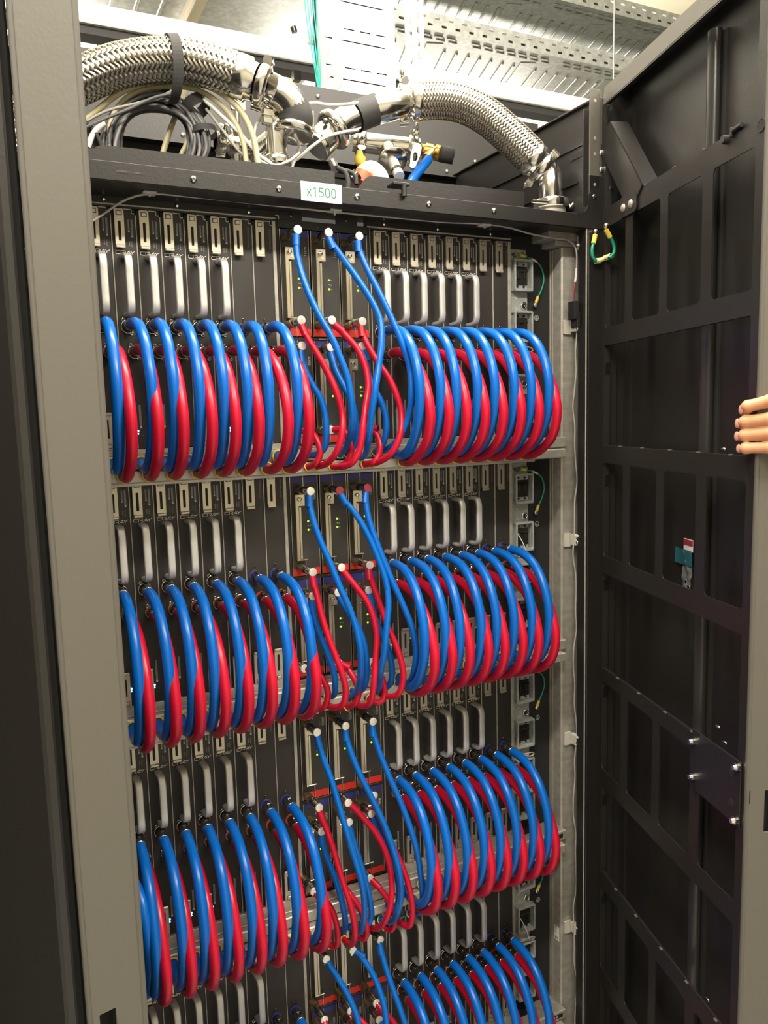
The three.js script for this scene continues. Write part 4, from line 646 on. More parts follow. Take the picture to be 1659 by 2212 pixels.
{
  const o = thing('sensor_wire', 'thin grey sensor wire clipped under top rail and down the right post', 'wire');
  const P = [[20, 545, 0.0], [90, 530, 0.02], [150, 505, 0.03], [215, 468, 0.035], [270, 432, 0.04], [318, 419, 0.045], [400, 424, 0.04], [500, 434, 0.035], [600, 445, 0.035], [722, 458, 0.045], [850, 470, 0.035], [960, 480, 0.035], [1045, 484, 0.05], [1100, 492, 0.045], [1150, 506, 0.05], [1200, 515, 0.052], [1230, 520, 0.05], [1243, 534, 0.05], [1246, 555, 0.05], [1245, 585, 0.05]].map((q) => onZ(...q));
  mesh('wire', tube(P, 0.0019, 90, 8), M.paleWire, o);
  mesh('white_sleeve', tube([onZ(1245, 580, 0.05), onZ(1244, 598, 0.05), onZ(1242, 610, 0.05)], 0.0026, 8, 8), M.whiteWire, o);
  mesh('red_lead', tube([onZ(1242, 610, 0.05), onZ(1239, 630, 0.05), onZ(1239, 648, 0.05)], 0.0016, 8, 8), M.capRed, o);
  { const c = onZ(1242, 668, 0.06); mesh('plug', [bx(c.x - 0.006, c.x + 0.006, c.y - 0.02, c.y + 0.016, 0.045, 0.066, 0.001), bx(c.x + 0.001, c.x + 0.009, c.y - 0.036, c.y - 0.006, 0.045, 0.066, 0.001)], M.matte, o); }
  const Q = []; for (let y = 680, k = 0; y < 2260; y += 40, k++) Q.push(onZ(1242 + 3 * Math.sin(k * 0.9) + 2 * Math.sin(k * 2.3), y, 0.05));
  mesh('wire', tube(Q, 0.0017, 160, 8), M.paleWire, o);
  for (const [px, py] of [[322, 414], [722, 455], [1046, 484]]) { const c = onZ(px, py, 0.045); mesh('clip', [bx(c.x - 0.011, c.x + 0.011, 1.8825, 1.8862, 0.036, 0.056, 0.0012), bx(c.x - 0.004, c.x + 0.004, c.y - 0.004, 1.884, 0.042, 0.05, 0.0012), rod(V(c.x, c.y - 0.008, 0.046), V(c.x, c.y, 0.046), 0.0016, 0.003)], M.nylon, o); }
  { const c = onZ(1249, 525, 0.052); mesh('clip', [bx(c.x - 0.0025, c.x + 0.007, c.y - 0.014, c.y + 0.014, 0.05, 0.058, 0.001), ball(V(c.x - 0.004, c.y - 0.006, 0.058), 0.004, 1.3, 0.8, 0.8)], M.nylon, o); }
  for (const y of [703, 1167, 1600, 2010]) { const c = onZ(1243, y, 0.055), k = mesh('clip', [plate(c.x - 0.014, c.x + 0.005, c.y - 0.016, c.y + 0.013, 0.032, 0.004, 0.002), bx(c.x + 0.0, c.x + 0.01, c.y - 0.012, c.y + 0.012, 0.038, 0.056, 0.001), ball(V(c.x + 0.001, c.y + 0.009, 0.06), 0.0034)], M.nylon, o); mesh('screw', [ball(V(c.x + 0.005, c.y - 0.005, 0.057), 0.0055, 1, 1, 0.7)], M.polish, k); }
}
{ // door earth strap
  const o = thing('door_earth_strap', 'green earth lead with yellow lugs joining post and right door', 'wire');
  const P = (l, z = 0.097) => l.map(([x, y]) => onZ(x, y, z));
  mesh('lead', tube(P([[1283, 522], [1279, 540], [1281, 556], [1291, 568]]), 0.0032, 24, 10), M.green, o);
  mesh('lead', tube(P([[1318, 511], [1326, 530], [1326, 546], [1316, 558]], 0.125), 0.0032, 24, 10), M.green, o);
  mesh('connector', [tube(P([[1286, 564], [1296, 563]]), 0.0055, 4, 12), tube(P([[1294, 563], [1307, 558]]), 0.0045, 4, 12), tube([...P([[1306, 558]]), ...P([[1322, 552]], 0.122)], 0.0055, 4, 12)], M.paleYellow, o);
  mesh('lug', [tube(P([[1286, 507], [1282, 526]]), 0.0048, 4, 12), tube(P([[1309, 496], [1318, 513]], 0.125), 0.0046, 4, 12)], M.yellow, o);
  for (const c of [onZ(1287, 501, 0.092), onZ(1310, 488, 0.122)]) mesh('screw', ball(c, 0.006, 1, 1, 0.8), M.polish, o);
}

// ---------------------------------------------------------------- braided hoses and pipework on top
function braid(pts, R, N, turns, wd, amp) {
  const curve = new THREE.CatmullRomCurve3(pts, false, 'centripetal'), n = 460, fr = curve.computeFrenetFrames(n, false), C = []; for (let i = 0; i <= n; i++) C.push(curve.getPointAt(i / n));
  const pos = [], nor = [], w = turns * 2 * Math.PI;
  const at = (i, ang, r) => { const c = C[i], a = Math.cos(ang), b = Math.sin(ang), d = fr.normals[i].clone().multiplyScalar(a).addScaledVector(fr.binormals[i], b); return [c.clone().addScaledVector(d, r), d]; };
  for (const sg of [1, -1]) for (let k = 0; k < N; k++) {
    let prev = null;
    for (let i = 0; i <= n; i++) {
      const t = i / n, ang = 2 * Math.PI * k / N + sg * w * t, r = R + sg * amp * Math.cos(sg * N * w * t / 2 + Math.PI * k - Math.PI / 4), h = wd / R / 2, row = [];
      for (const [da, dr] of [[-h, -0.0004], [0, 0.0003], [h, -0.0004]]) row.push(at(i, ang + da, r + dr));
      if (prev) for (let m = 0; m < 2; m++) { const q = [prev[m], prev[m + 1], row[m], prev[m + 1], row[m + 1], row[m]]; for (const [v] of q) pos.push(v.x, v.y, v.z); }
      prev = row;
    }
  }
  const g = new THREE.BufferGeometry(); g.setAttribute('position', new THREE.Float32BufferAttribute(pos, 3)); g.computeVertexNormals(); return g;
}
const HP = (l, d0, d1 = d0) => l.map(([x, y], i) => atDepth(x, y, d0 + (d1 - d0) * i / Math.max(1, l.length - 1)));
const along = (a, b) => b.clone().sub(a).normalize();
function triClamp(parent, c, dir, R, wingAng, wing = true) {   // sanitary clamp: band, hinge ears, wing nut
  const cl = mesh('clamp_band', lathe([[R * 0.8, -0.011], [R, -0.009], [R * 1.12, -0.005], [R * 1.12, 0.005], [R, 0.009], [R * 0.8, 0.011]], c, dir, 30), M.polish, parent);
  const u = V(0, 1, 0).addScaledVector(dir, -dir.y).normalize(), v = dir.clone().cross(u), q = u.clone().multiplyScalar(Math.cos(wingAng)).addScaledVector(v, Math.sin(wingAng)), tn = dir.clone().cross(q);
  const e = c.clone().addScaledVector(q, R * 1.2);
  mesh('ear', [rod(e.clone().addScaledVector(tn, -0.014), e.clone().addScaledVector(tn, 0.014), 0.008, 0.008, 12), rod(e.clone().addScaledVector(q, -0.012), e.clone().addScaledVector(q, 0.008), 0.009, 0.007, 10)], M.polish, cl);
  if (wing) { const b = e.clone().addScaledVector(tn, 0.026); mesh('wing_nut', [rod(e, b.clone().addScaledVector(tn, 0.012), 0.0035), torus(b.clone().addScaledVector(q, 0.008), dir, 0.0085, 0.0032, 16, 8), ball(b, 0.007)], M.polish, cl); }
  const h = c.clone().addScaledVector(q, -R * 1.18); mesh('hinge', [rod(h.clone().addScaledVector(dir, -0.009), h.clone().addScaledVector(dir, 0.009), 0.006)], M.polish, cl);
  return cl;
}
{ // left hose
  const o = thing('braided_hose', 'thick steel braided hose arching over the grey cable coil', 'hose', 'braided coolant hoses');
  const R = 0.0345, pts = HP([[5, 430], [18, 350], [60, 268], [120, 207], [190, 168], [255, 143], [325, 131], [395, 131], [450, 142], [490, 155], [516, 165]], 1.32, 1.34);
  mesh('core', tube(pts, R - 0.0022, 90, 24), M.latch, o);
  const b = mesh('braid', braid(pts, R, 24, 2.4, 0.0084, 0.0013), M.braid, o); b.userData.kind = 'stuff'; b.userData.label = 'woven flat steel wire braid';
  const e = pts[pts.length - 1], d = along(pts[pts.length - 2], e); mesh('end_collar', lathe([[R - 0.004, -0.004], [R + 0.002, -0.003], [R + 0.002, 0.02], [0.0001, 0.021]], pts[0], along(pts[1], pts[0]), 30), M.polish, o);
  mesh('end_collar', lathe([[R - 0.004, -0.004], [R + 0.002, -0.003], [R + 0.002, 0.016], [R - 0.003, 0.018], [R - 0.004, 0.03]], e, d, 30), M.polish, o);
  const p = thing('elbow_pipe', 'polished steel elbow under black rubber sleeve, below grey drop tray', 'pipe', null);
  const ep = [e.clone().addScaledVector(d, 0.03), ...HP([[585, 195], [612, 210], [632, 232], [640, 256], [636, 280]], 1.375, 1.39)];
  mesh('pipe', tube(ep, 0.0288, 50, 24), M.polish, p);
  mesh('rubber_sleeve', tube(HP([[621, 218], [632, 232], [640, 256], [637, 270]], 1.382, 1.388), 0.0297, 30, 24), M.rubber, p);
  mesh('amber_tape', tube(HP([[612, 210], [617, 214.5]], 1.3795, 1.3805), 0.0291, 4, 24), M.amber, p);
  triClamp(p, e.clone().addScaledVector(d, 0.042), d, 0.031, 0.2, false);
  const f = atDepth(634, 284, 1.392), fd = V(-0.2, -1, 0.1).normalize();
  const fl = mesh('lower_flange', lathe([[0.0265, -0.008], [0.034, -0.006], [0.036, 0], [0.034, 0.008], [0.026, 0.01], [0.0001, 0.011]], f, fd, 30), M.polish, p);
  mesh('mount_tab', [moved(bx(-0.016, 0.016, -0.01, 0.024, -0.002, 0.002, 0.001), (g) => g.translate(...atDepth(661, 268, 1.41).toArray()))], M.polish, fl); mesh('screw', ball(atDepth(662, 260, 1.405), 0.004), M.gun, fl);
  const vb = atDepth(598, 318, 1.4);
  mesh('valve_body', [rod(vb.clone().add(V(0, 0.045, 0)), vb.clone().add(V(0, -0.02, 0)), 0.019, 0.019, 20), rod(vb.clone().add(V(0.03, 0.03, 0)), vb.clone().add(V(-0.01, 0.03, 0)), 0.018), ball(vb.clone().add(V(0.005, 0.035, 0)), 0.023)], M.polish, p);
  triClamp(p, vb.clone().add(V(0, -0.025, 0)), V(0, 1, 0), 0.023, 2.4);
  mesh('clasp', [moved(bx(-0.014, 0.014, -0.008, 0.008, -0.006, 0.006, 0.003), (g) => g.translate(...atDepth(581, 245, 1.38).toArray())), moved(bx(-0.013, 0.013, -0.007, 0.007, -0.006, 0.006, 0.003), (g) => g.translate(...atDepth(580, 262, 1.38).toArray()))], M.polish, p);
  mesh('well_pipe', [rod(atDepth(555, 330, 1.46), atDepth(610, 285, 1.46), 0.02, 0.02, 18)], M.polish, p);
}
{ // right hose
  const o = thing('braided_hose', 'thick steel braided hose bending down to the vertical manifold', 'hose', 'braided coolant hoses');
  const R = 0.0345, pts = HP([[904, 219], [950, 217], [997, 225], [1045, 248], [1090, 284], [1125, 317], [1149, 341]], 1.6, 1.63);
  mesh('core', tube(pts, R - 0.0022, 80, 24), M.latch, o);
  const b = mesh('braid', braid(pts, R, 24, 1.75, 0.0084, 0.0013), M.braid, o); b.userData.kind = 'stuff'; b.userData.label = 'woven flat steel wire braid';
  const s = pts[0], sd = along(pts[1], s), e = pts[pts.length - 1], ed = along(pts[pts.length - 2], e);
  for (const [q, d] of [[s, sd], [e, ed]]) mesh('end_collar', lathe([[R - 0.004, -0.004], [R + 0.002, -0.003], [R + 0.002, 0.013], [R - 0.004, 0.015], [R - 0.006, 0.026]], q, d, 30), M.polish, o);
  triClamp(o, e.clone().addScaledVector(ed, 0.03), ed, 0.031, 3.6);
  const c = V(0.921, 1.95, -0.012), k = e.clone().addScaledVector(ed, 0.028);
  mesh('elbow', tube([k, k.clone().addScaledVector(ed, 0.02), V(c.x - 0.003, c.y + 0.04, c.z), c], 0.0255, 40, 24), M.polish, o);
  const p = thing('elbow_pipe', 'polished steel pipe with black rubber sleeve joining right braided hose', 'pipe', null);
  triClamp(p, s.clone().addScaledVector(sd, 0.03), sd, 0.033, -0.5);
  mesh('pipe', tube([s.clone().addScaledVector(sd, 0.024), ...HP([[842, 229], [800, 240], [770, 252], [742, 265], [718, 283], [700, 300]], 1.57, 1.52), ...HP([[686, 314]], 1.51)], 0.0285, 60, 24), M.polish, p);
  mesh('rubber_sleeve', tube(HP([[812, 236], [790, 244], [766, 254]], 1.565, 1.545), 0.0294, 30, 24), M.rubber, p);
  const f = atDepth(722, 279, 1.525), fd = along(atDepth(742, 265, 1.53), atDepth(705, 296, 1.52));
  const fl = mesh('flange', lathe([[0.0285, -0.01], [0.037, -0.008], [0.04, -0.002], [0.04, 0.004], [0.036, 0.01], [0.0285, 0.011]], f, fd, 30), M.polish, p);
  mesh('screw', [ball(atDepth(703, 262, 1.49), 0.006)], M.gun, fl);
  mesh('end_cap', rod(atDepth(688, 312, 1.51), atDepth(683, 317, 1.508), 0.0284, 0.026, 24), M.polish, p); mesh('end_rim', torus(atDepth(684, 316, 1.508), fd, 0.0285, 0.002, 28, 8), M.polish, p);
}
{ // tee valve with drain
  const o = thing('drain_valve', 'polished tee valve with brass drain, black knob', 'valve');
  const a = atDepth(762, 305, 1.66), b = atDepth(905, 322, 1.68), d = along(a, b), q = (t) => a.clone().lerp(b, t);
  mesh('pipe', [rod(a, b, 0.0205, 0.0205, 24)], M.polish, o);
  const tdir = along(atDepth(832, 318, 1.67), atDepth(855, 372, 1.62)), t0 = q(0.5);
  mesh('tee_branch', [rod(t0, t0.clone().addScaledVector(tdir, 0.05), 0.0165, 0.0165, 20)], M.polish, o);
  mesh('branch_flange', lathe([[0, 0.066], [0.012, 0.066], [0.03, 0.062], [0.031, 0.056], [0.028, 0.05], [0.016, 0.046]], t0, tdir, 26), M.polish, o);
  mesh('sensor', [rod(t0.clone().addScaledVector(tdir, 0.064), t0.clone().addScaledVector(tdir, 0.115), 0.011, 0.011, 16)], M.capWhite, o);
  mesh('sensor_ring', [rod(t0.clone().addScaledVector(tdir, 0.092), t0.clone().addScaledVector(tdir, 0.1), 0.0116, 0.0116, 16)], M.gun, o);
  triClamp(o, q(0.12), d, 0.025, 2.6); triClamp(o, q(0.9), d, 0.025, 0.3);
  { const sh = new THREE.Shape(); sh.moveTo(-0.006, 0.026); sh.quadraticCurveTo(0.006, 0.03, 0.011, 0.02); sh.quadraticCurveTo(0.013, 0, 0.004, -0.024); sh.quadraticCurveTo(-0.002, -0.031, -0.008, -0.024); sh.quadraticCurveTo(-0.013, 0, -0.006, 0.026); const hl = new THREE.Path(); hl.absellipse(0, -0.002, 0.0042, 0.0085, 0, 2 * Math.PI); sh.holes.push(hl); mesh('handle', [moved(sheet(sh, -0.004, 0.008, 0.0015, 10), (g) => { g.rotateY(-0.45); g.rotateZ(-0.22); g.translate(...atDepth(897, 338, 1.63).toArray()); })], M.polish, o); }
  const v0 = atDepth(903, 322, 1.68), v1 = atDepth(962, 334, 1.68), vd = along(v0, v1);
  mesh('brass_body', [lathe([[0.0001, 0], [0.012, 0], [0.012, 0.012], [0.0155, 0.013], [0.0155, 0.028], [0.0125, 0.03], [0.0125, 0.034], [0.0165, 0.035], [0.0165, 0.05], [0.0001, 0.05]], v0.clone().addScaledVector(vd, 0.002), vd, 20)], M.brass, o);
  const bd = along(atDepth(932, 335, 1.66), atDepth(918, 353, 1.64)); mesh('brass_branch', [rod(v0.clone().addScaledVector(vd, 0.03), v0.clone().addScaledVector(vd, 0.03).addScaledVector(bd, 0.032), 0.0125, 0.011, 14)], M.brass, o);
  mesh('knob', [lathe([[0.0001, 0.047], [0.0165, 0.047], [0.0172, 0.055], [0.0165, 0.078], [0.0001, 0.079]], v0, vd, 18)], M.rubber, o);
  const h = thing('blue_drain_hose', 'short dark blue hose leaving the brass drain valve', 'hose');
  mesh('hose', tube(HP([[926, 343], [914, 358], [898, 378], [885, 400], [878, 440]], 1.655, 1.6), 0.0098, 24, 14), M.blue, h);
  mesh('yellow_stop', [lathe([[0.0001, 0], [0.006, 0], [0.006, 0.008], [0.011, 0.009], [0.012, 0.022], [0.008, 0.026], [0.005, 0.036], [0.0001, 0.037]], atDepth(778, 365, 1.6), V(0, 1, 0), 14)], M.yellow, o);
  const bp = thing('beige_pipe_bend', 'cream pipe bend with orange end beside the tee valve', 'pipe');
  mesh('bend', tube(HP([[775, 400], [783, 378], [800, 366], [818, 378], [826, 400]], 1.58), 0.017, 30, 16), M.cream, bp);
  mesh('orange_end', [rod(atDepth(779, 396, 1.56), atDepth(787, 374, 1.56), 0.0176, 0.0176, 16)], M.orange, bp);
  const w = thing('black_lead', 'black plugged leads in the gap between rail lips', 'cable');
  mesh('lead', [tube(HP([[728, 362], [745, 372], [752, 395], [750, 415]], 1.42), 0.0045, 24, 10), tube(HP([[735, 366], [758, 372], [768, 382], [770, 398]], 1.44), 0.0038, 24, 10)], M.rubber, w);
  mesh('plug', [rod(atDepth(718, 350, 1.43), atDepth(724, 366, 1.42), 0.008), rod(atDepth(760, 388, 1.45), atDepth(772, 376, 1.45), 0.011)], M.gun, w);
}
{ // small steel valve cluster between coil and elbow
  const o = thing('vent_valve', 'small polished vent valve cluster behind the white wires', 'valve');
  const c = atDepth(510, 318, 1.47);
  mesh('body', [rod(c.clone().add(V(-0.035, 0.008, 0)), c.clone().add(V(0.05, -0.004, 0)), 0.015, 0.015, 18), rod(c.clone().add(V(0, -0.03, 0)), c.clone().add(V(0, 0.03, 0)), 0.012, 0.012, 16), ball(c, 0.02)], M.polish, o);
  mesh('stem', [rod(c.clone().add(V(0.003, 0.03, 0)), c.clone().add(V(0.005, 0.07, 0)), 0.0055)], M.polish, o);
  mesh('stem_plate', [plate(-0.014, 0.014, -0.012, 0.012, -0.003, 0.006, 0.004)].map((g) => moved(g, (q) => q.translate(c.x + 0.007, c.y + 0.078, c.z))), M.polish, o);
  triClamp(o, c.clone().add(V(-0.028, 0.006, 0)), V(1, 0, 0), 0.018, 0.6); triClamp(o, c.clone().add(V(0.035, -0.002, 0)), V(1, 0, 0), 0.018, 2.2, false);
}
{ // grey cable coil, its ties, and loose wires
  const o = thing('cable_coil', 'coil of many dark grey cables hung under the left braided hose', 'cable coil');
  for (let k = 0; k < 36; k++) {
    const a = rnd() * 2 * Math.PI, q = Math.sqrt(rnd()), da = q * Math.cos(a), db = q * Math.sin(a), P = [];
    for (let i = 0; i <= 12; i++) { const th = Math.PI * (1.12 - 1.26 * i / 12), R = 91 + da * 21 + 3 * Math.sin(i * 1.3 + k), f = i / 12; P.push(atDepth(334 + R * 1.04 * Math.cos(th), 312 - R * 1.03 * Math.sin(th), 1.375 + db * 0.022 + 0.004 * Math.sin(i + k * 2))); }
    P.unshift(P[0].clone().add(V(0.002, -0.07, 0.004))); P.push(P[P.length - 1].clone().add(V(-0.002, -0.07, 0.004)));
    mesh('cable', tube(P, 0.0031 + 0.0009 * rnd(), 40, 7), k % 3 ? M.greyWire : M.greyWire2, o);
  }
  const tie = (l, d, R, n = 'hook_and_loop_tie') => mesh(n, tube(HP(l, d), R, 8, 14), M.rubber, o);
  tie([[414, 222], [429, 243]], 1.375, 0.0245); tie([[437, 281], [440, 294]], 1.375, 0.0245);
  const st = thing('black_strap', 'black strap around left braided hose and beige cables', 'strap');
  const pc = atDepth(369, 149, 1.328), P = []; for (let i = 0; i < 24; i++) { const a = i / 24 * 2 * Math.PI; P.push(pc.clone().add(V(0.012 * Math.sin(a) * 0.3, 0.052 * Math.cos(a) * 1.0, 0.041 * Math.sin(a)))); }
  mesh('band', loopBand(P, 0.0165, 0.0025, along(atDepth(330, 131, 1.32), atDepth(400, 131, 1.325))), M.rubber, st);
  const wire = (name, label, mat, l, d, r) => { const w = thing(name, label, 'cable'), P = HP(l, d), e = l[l.length - 1]; if (e[1] > 332) P.push(P[P.length - 1].clone().add(V(0.004, -0.06, 0.002))); mesh('cable', tube(P, r, 64, 10), mat, w); };
  wire('beige_cable', 'beige cable running just under left braided hose, outermost arc', M.beigeWire, [[170, 270], [210, 238], [260, 200], [310, 181], [368, 173], [430, 180], [480, 203], [520, 240], [545, 290], [556, 345]], 1.35, 0.0052);
  wire('beige_cable', 'beige cable arc just above the grey coil', M.beigeWire, [[236, 300], [240, 262], [262, 222], [300, 197], [360, 187], [420, 192], [470, 220], [505, 260], [525, 305], [532, 350]], 1.36, 0.0048);
  wire('beige_cable', 'beige cable dropping straight through the coil opening', M.beigeWire, [[398, 195], [385, 235], [366, 285], [352, 330]], 1.4, 0.0052);
  wire('beige_cable', 'beige cable curling down inside coil toward the rail', M.beigeWire, [[385, 212], [402, 245], [409, 285], [400, 318], [392, 335]], 1.39, 0.0046);
  wire('white_wire', 'white wire slanting across vent valve to the rail', M.whiteWire, [[440, 215], [468, 240], [520, 290], [560, 335], [590, 360]], 1.36, 0.0034);
  wire('white_wire', 'white wire rising behind elbow pipe then over to sleeve', M.whiteWire, [[630, 362], [646, 320], [653, 280], [656, 245], [662, 227], [680, 222], [705, 226], [740, 226], [775, 222]], 1.43, 0.003);
  wire('white_wire', 'white wire sweeping across the right steel elbow flange', M.whiteWire, [[600, 362], [640, 345], [672, 318], [705, 296], [740, 286], [775, 280]], 1.44, 0.003);
  wire('white_wire', 'short thick white wire end at left of the coil', M.whiteWire, [[190, 318], [200, 292], [214, 275], [228, 266]], 1.34, 0.005);
  wire('grey_wire', 'thin grey wire crossing in front of the coil', M.greyWire2, [[185, 275], [230, 255], [280, 235], [330, 212], [380, 200]], 1.335, 0.0026);
  wire('grey_wire', 'thin pale wire running from coil tie to the rail', M.paleWire, [[445, 235], [480, 280], [515, 325], [540, 352]], 1.37, 0.0026);
  wire('grey_wire', 'thin pale wire under braided hose at the left door', M.paleWire, [[186, 262], [230, 240], [300, 222], [352, 206], [375, 195]], 1.345, 0.0024);
  wire('white_wire', 'pale wire looping from clasp down beside the valve', M.whiteWire, [[600, 243], [570, 250], [552, 275], [549, 310], [560, 345], [585, 356], [620, 350], [648, 330]], 1.385, 0.0026);
  for (let k = 0; k < 6; k++) wire('grey_wire', ['dark wire end at left', 'second dark wire end at left', 'third dark wire end at left', 'fourth dark wire end at left', 'fifth dark wire end at left', 'sixth dark wire end at left'][k] + ' of the coil, by left door', k % 2 ? M.greyWire : M.rubber, [[183 + k * 3, 262 + k * 9], [205 + k * 3, 285 + k * 8], [218 + k * 4, 312 + k * 4], [222 + k * 4, 340]], 1.34 + k * 0.006, 0.0034);
}
function loopBand(P, w, t, side) {
  const c = new THREE.CatmullRomCurve3(P, true), n = 48, pos = [], idx = [], ctr = P.reduce((a, b) => a.add(b), V(0, 0, 0)).divideScalar(P.length);
  for (let i = 0; i < n; i++) { const q = c.getPoint(i / n), d = q.clone().sub(ctr).normalize(); for (const [a, b] of [[-1, 0], [1, 0], [1, 1], [-1, 1]]) { const v = q.clone().addScaledVector(side, a * w / 2).addScaledVector(d, b * t); pos.push(v.x, v.y, v.z); } }
  for (let i = 0; i < n; i++) for (let k = 0; k < 4; k++) { const a = i * 4 + k, b = i * 4 + (k + 1) % 4, e = ((i + 1) % n) * 4 + k, f = ((i + 1) % n) * 4 + (k + 1) % 4; idx.push(a, b, e, b, f, e); }
  const g = new THREE.BufferGeometry(); g.setAttribute('position', new THREE.Float32BufferAttribute(pos, 3)); g.setIndex(idx); const h = g.toNonIndexed(); h.computeVertexNormals(); return h;
}

// ---------------------------------------------------------------- overhead steelwork behind the cabinet
{
  const o = thing('support_beam', 'long white steel beam spanning behind the drop tray', 'beam');
  mesh('beam', [bx(-1.6, 3.4, 2.685, 2.742, -1.24, -1.2, 0.003)], M.white, o);
  mesh('channel', [bx(-1.6, 3.4, 2.66, 2.684, -1.27, -1.215), bx(-1.6, 3.4, 2.67, 2.685, -1.3, -1.29)], M.rubber, o);
  for (const px of [525, 1252]) { const q = onZ(px, 240, -1.26); mesh('post', rod(V(q.x, 0, -1.26), V(q.x, 2.67, -1.26), 0.017, 0.017, 16), M.galv, o); mesh('post_head', rod(V(q.x, 2.62, -1.26), V(q.x, 2.665, -1.26), 0.024), M.galv, o); }
}
const slotted = (L, h, n, rows, sw, sh) => { const s = new THREE.Shape(); s.moveTo(0, 0); s.lineTo(L, 0); s.lineTo(L, h); s.lineTo(0, h); s.closePath(); for (let j = 0; j < rows; j++) for (let i = 0; i < n; i++) { const x = (i + 0.5 + (j % 2 ? 0.5 : 0)) / (n + 0.5) * L, y = h * (j + 0.7) / (rows + 0.4); s.holes.push(rrect(x - sw / 2, y - sh / 2, x + sw / 2, y + sh / 2, Math.min(sw, sh) * 0.4)); } return s; };
function cableTray(label, x0, x1, y, zf, zb, h, ribDir) {
  const o = thing('cable_tray', label, 'cable tray', 'overhead cable trays');
  const L = x1 - x0;
  mesh('side_wall', [moved(sheet(slotted(L, h, Math.round(L / 0.055), 2, 0.02, 0.008), 0, 0.0015), (g) => g.translate(x0, y, zf))], M.galv, o);
  mesh('side_wall', bx(x0, x1, y, y + h, zb, zb + 0.0015), M.galv, o);
  mesh('base', bx(x0, x1, y, y + 0.0015, zb, zf), M.galv, o);
  const ln = Math.abs(zf - zb);
  if (ribDir) for (let x = x0 + 0.05, k = 0; x < x1 + 0.1; x += 0.05, k++) {
    const turn = (g) => { g.rotateY(-0.3); g.translate(x, y, (zf + zb) / 2 - 0.04); };
    if (k % 8 === 7) { mesh('joint_strap', moved(bx(-0.03, 0.03, -0.002, 0, -ln * 0.5, ln * 0.46), turn), M.galv, o); continue; }
    mesh('rib', moved(bx(-0.0045, 0.0045, -0.005, 0.0005, -ln * 0.45, -ln * 0.02, 0.002), turn), M.galv, o); mesh('rib', moved(bx(-0.0045, 0.0045, -0.005, 0.0005, ln * 0.02, ln * 0.4, 0.002), turn), M.galv, o);
    mesh('emboss', bx(x - 0.02, x + 0.014, y - 0.004, y, zf - 0.035, zf - 0.025, 0.002), M.galv, o); mesh('emboss', bx(x, x + 0.034, y - 0.004, y, zf - 0.058, zf - 0.048, 0.002), M.galv, o);
  } else for (let x = x0 + 0.05; x < x1; x += 0.075) mesh('rib', bx(x, x + 0.012, y - 0.006, y, zb + 0.02, zf - 0.02, 0.003), M.galv, o);
  return o;
}
cableTray('lower galvanised cable tray with diagonal ribs, above white beam', 1.02, 3.4, 2.817, -1.1, -1.75, 0.055, -1);
cableTray('upper galvanised cable tray with diagonal ribs, against ceiling', 1.02, 3.6, 3.045, -1.15, -1.95, 0.06, -1);
for (const [y, z, lab] of [[2.82, -1.135, 'dark cables lying in the lower diagonal ribbed tray'], [3.048, -1.19, 'dark cables lying in the upper diagonal ribbed tray']]) { const o = thing('cable_bundle', lab, 'cables'); for (let k = 0; k < 6; k++) mesh('cable', rod(V(1.03, y + 0.011 + (k % 3) * 0.018, z - (k / 3 | 0) * 0.022), V(3.4, y + 0.011 + (k % 3) * 0.018, z - (k / 3 | 0) * 0.022), 0.01, 0.01, 8), M.greyWire2, o); }
cableTray('galvanised tray with cross ribs above beam near left door', -1.2, 0.5, 2.86, -1.05, -1.9, 0.055, 0);
{
  const o = thing('ceiling_duct', 'plain grey sheet metal duct between ribbed trays', 'duct');
  mesh('sheet', bx(0.55, 1.0, 2.87, 3.05, -1.95, -1.05, 0.003), M.galv, o);
  mesh('angle', [bx(0.5, 0.55, 2.84, 2.87, -1.95, -1.05), bx(0.505, 0.51, 2.82, 2.87, -1.95, -1.05)], M.latch, o);
}
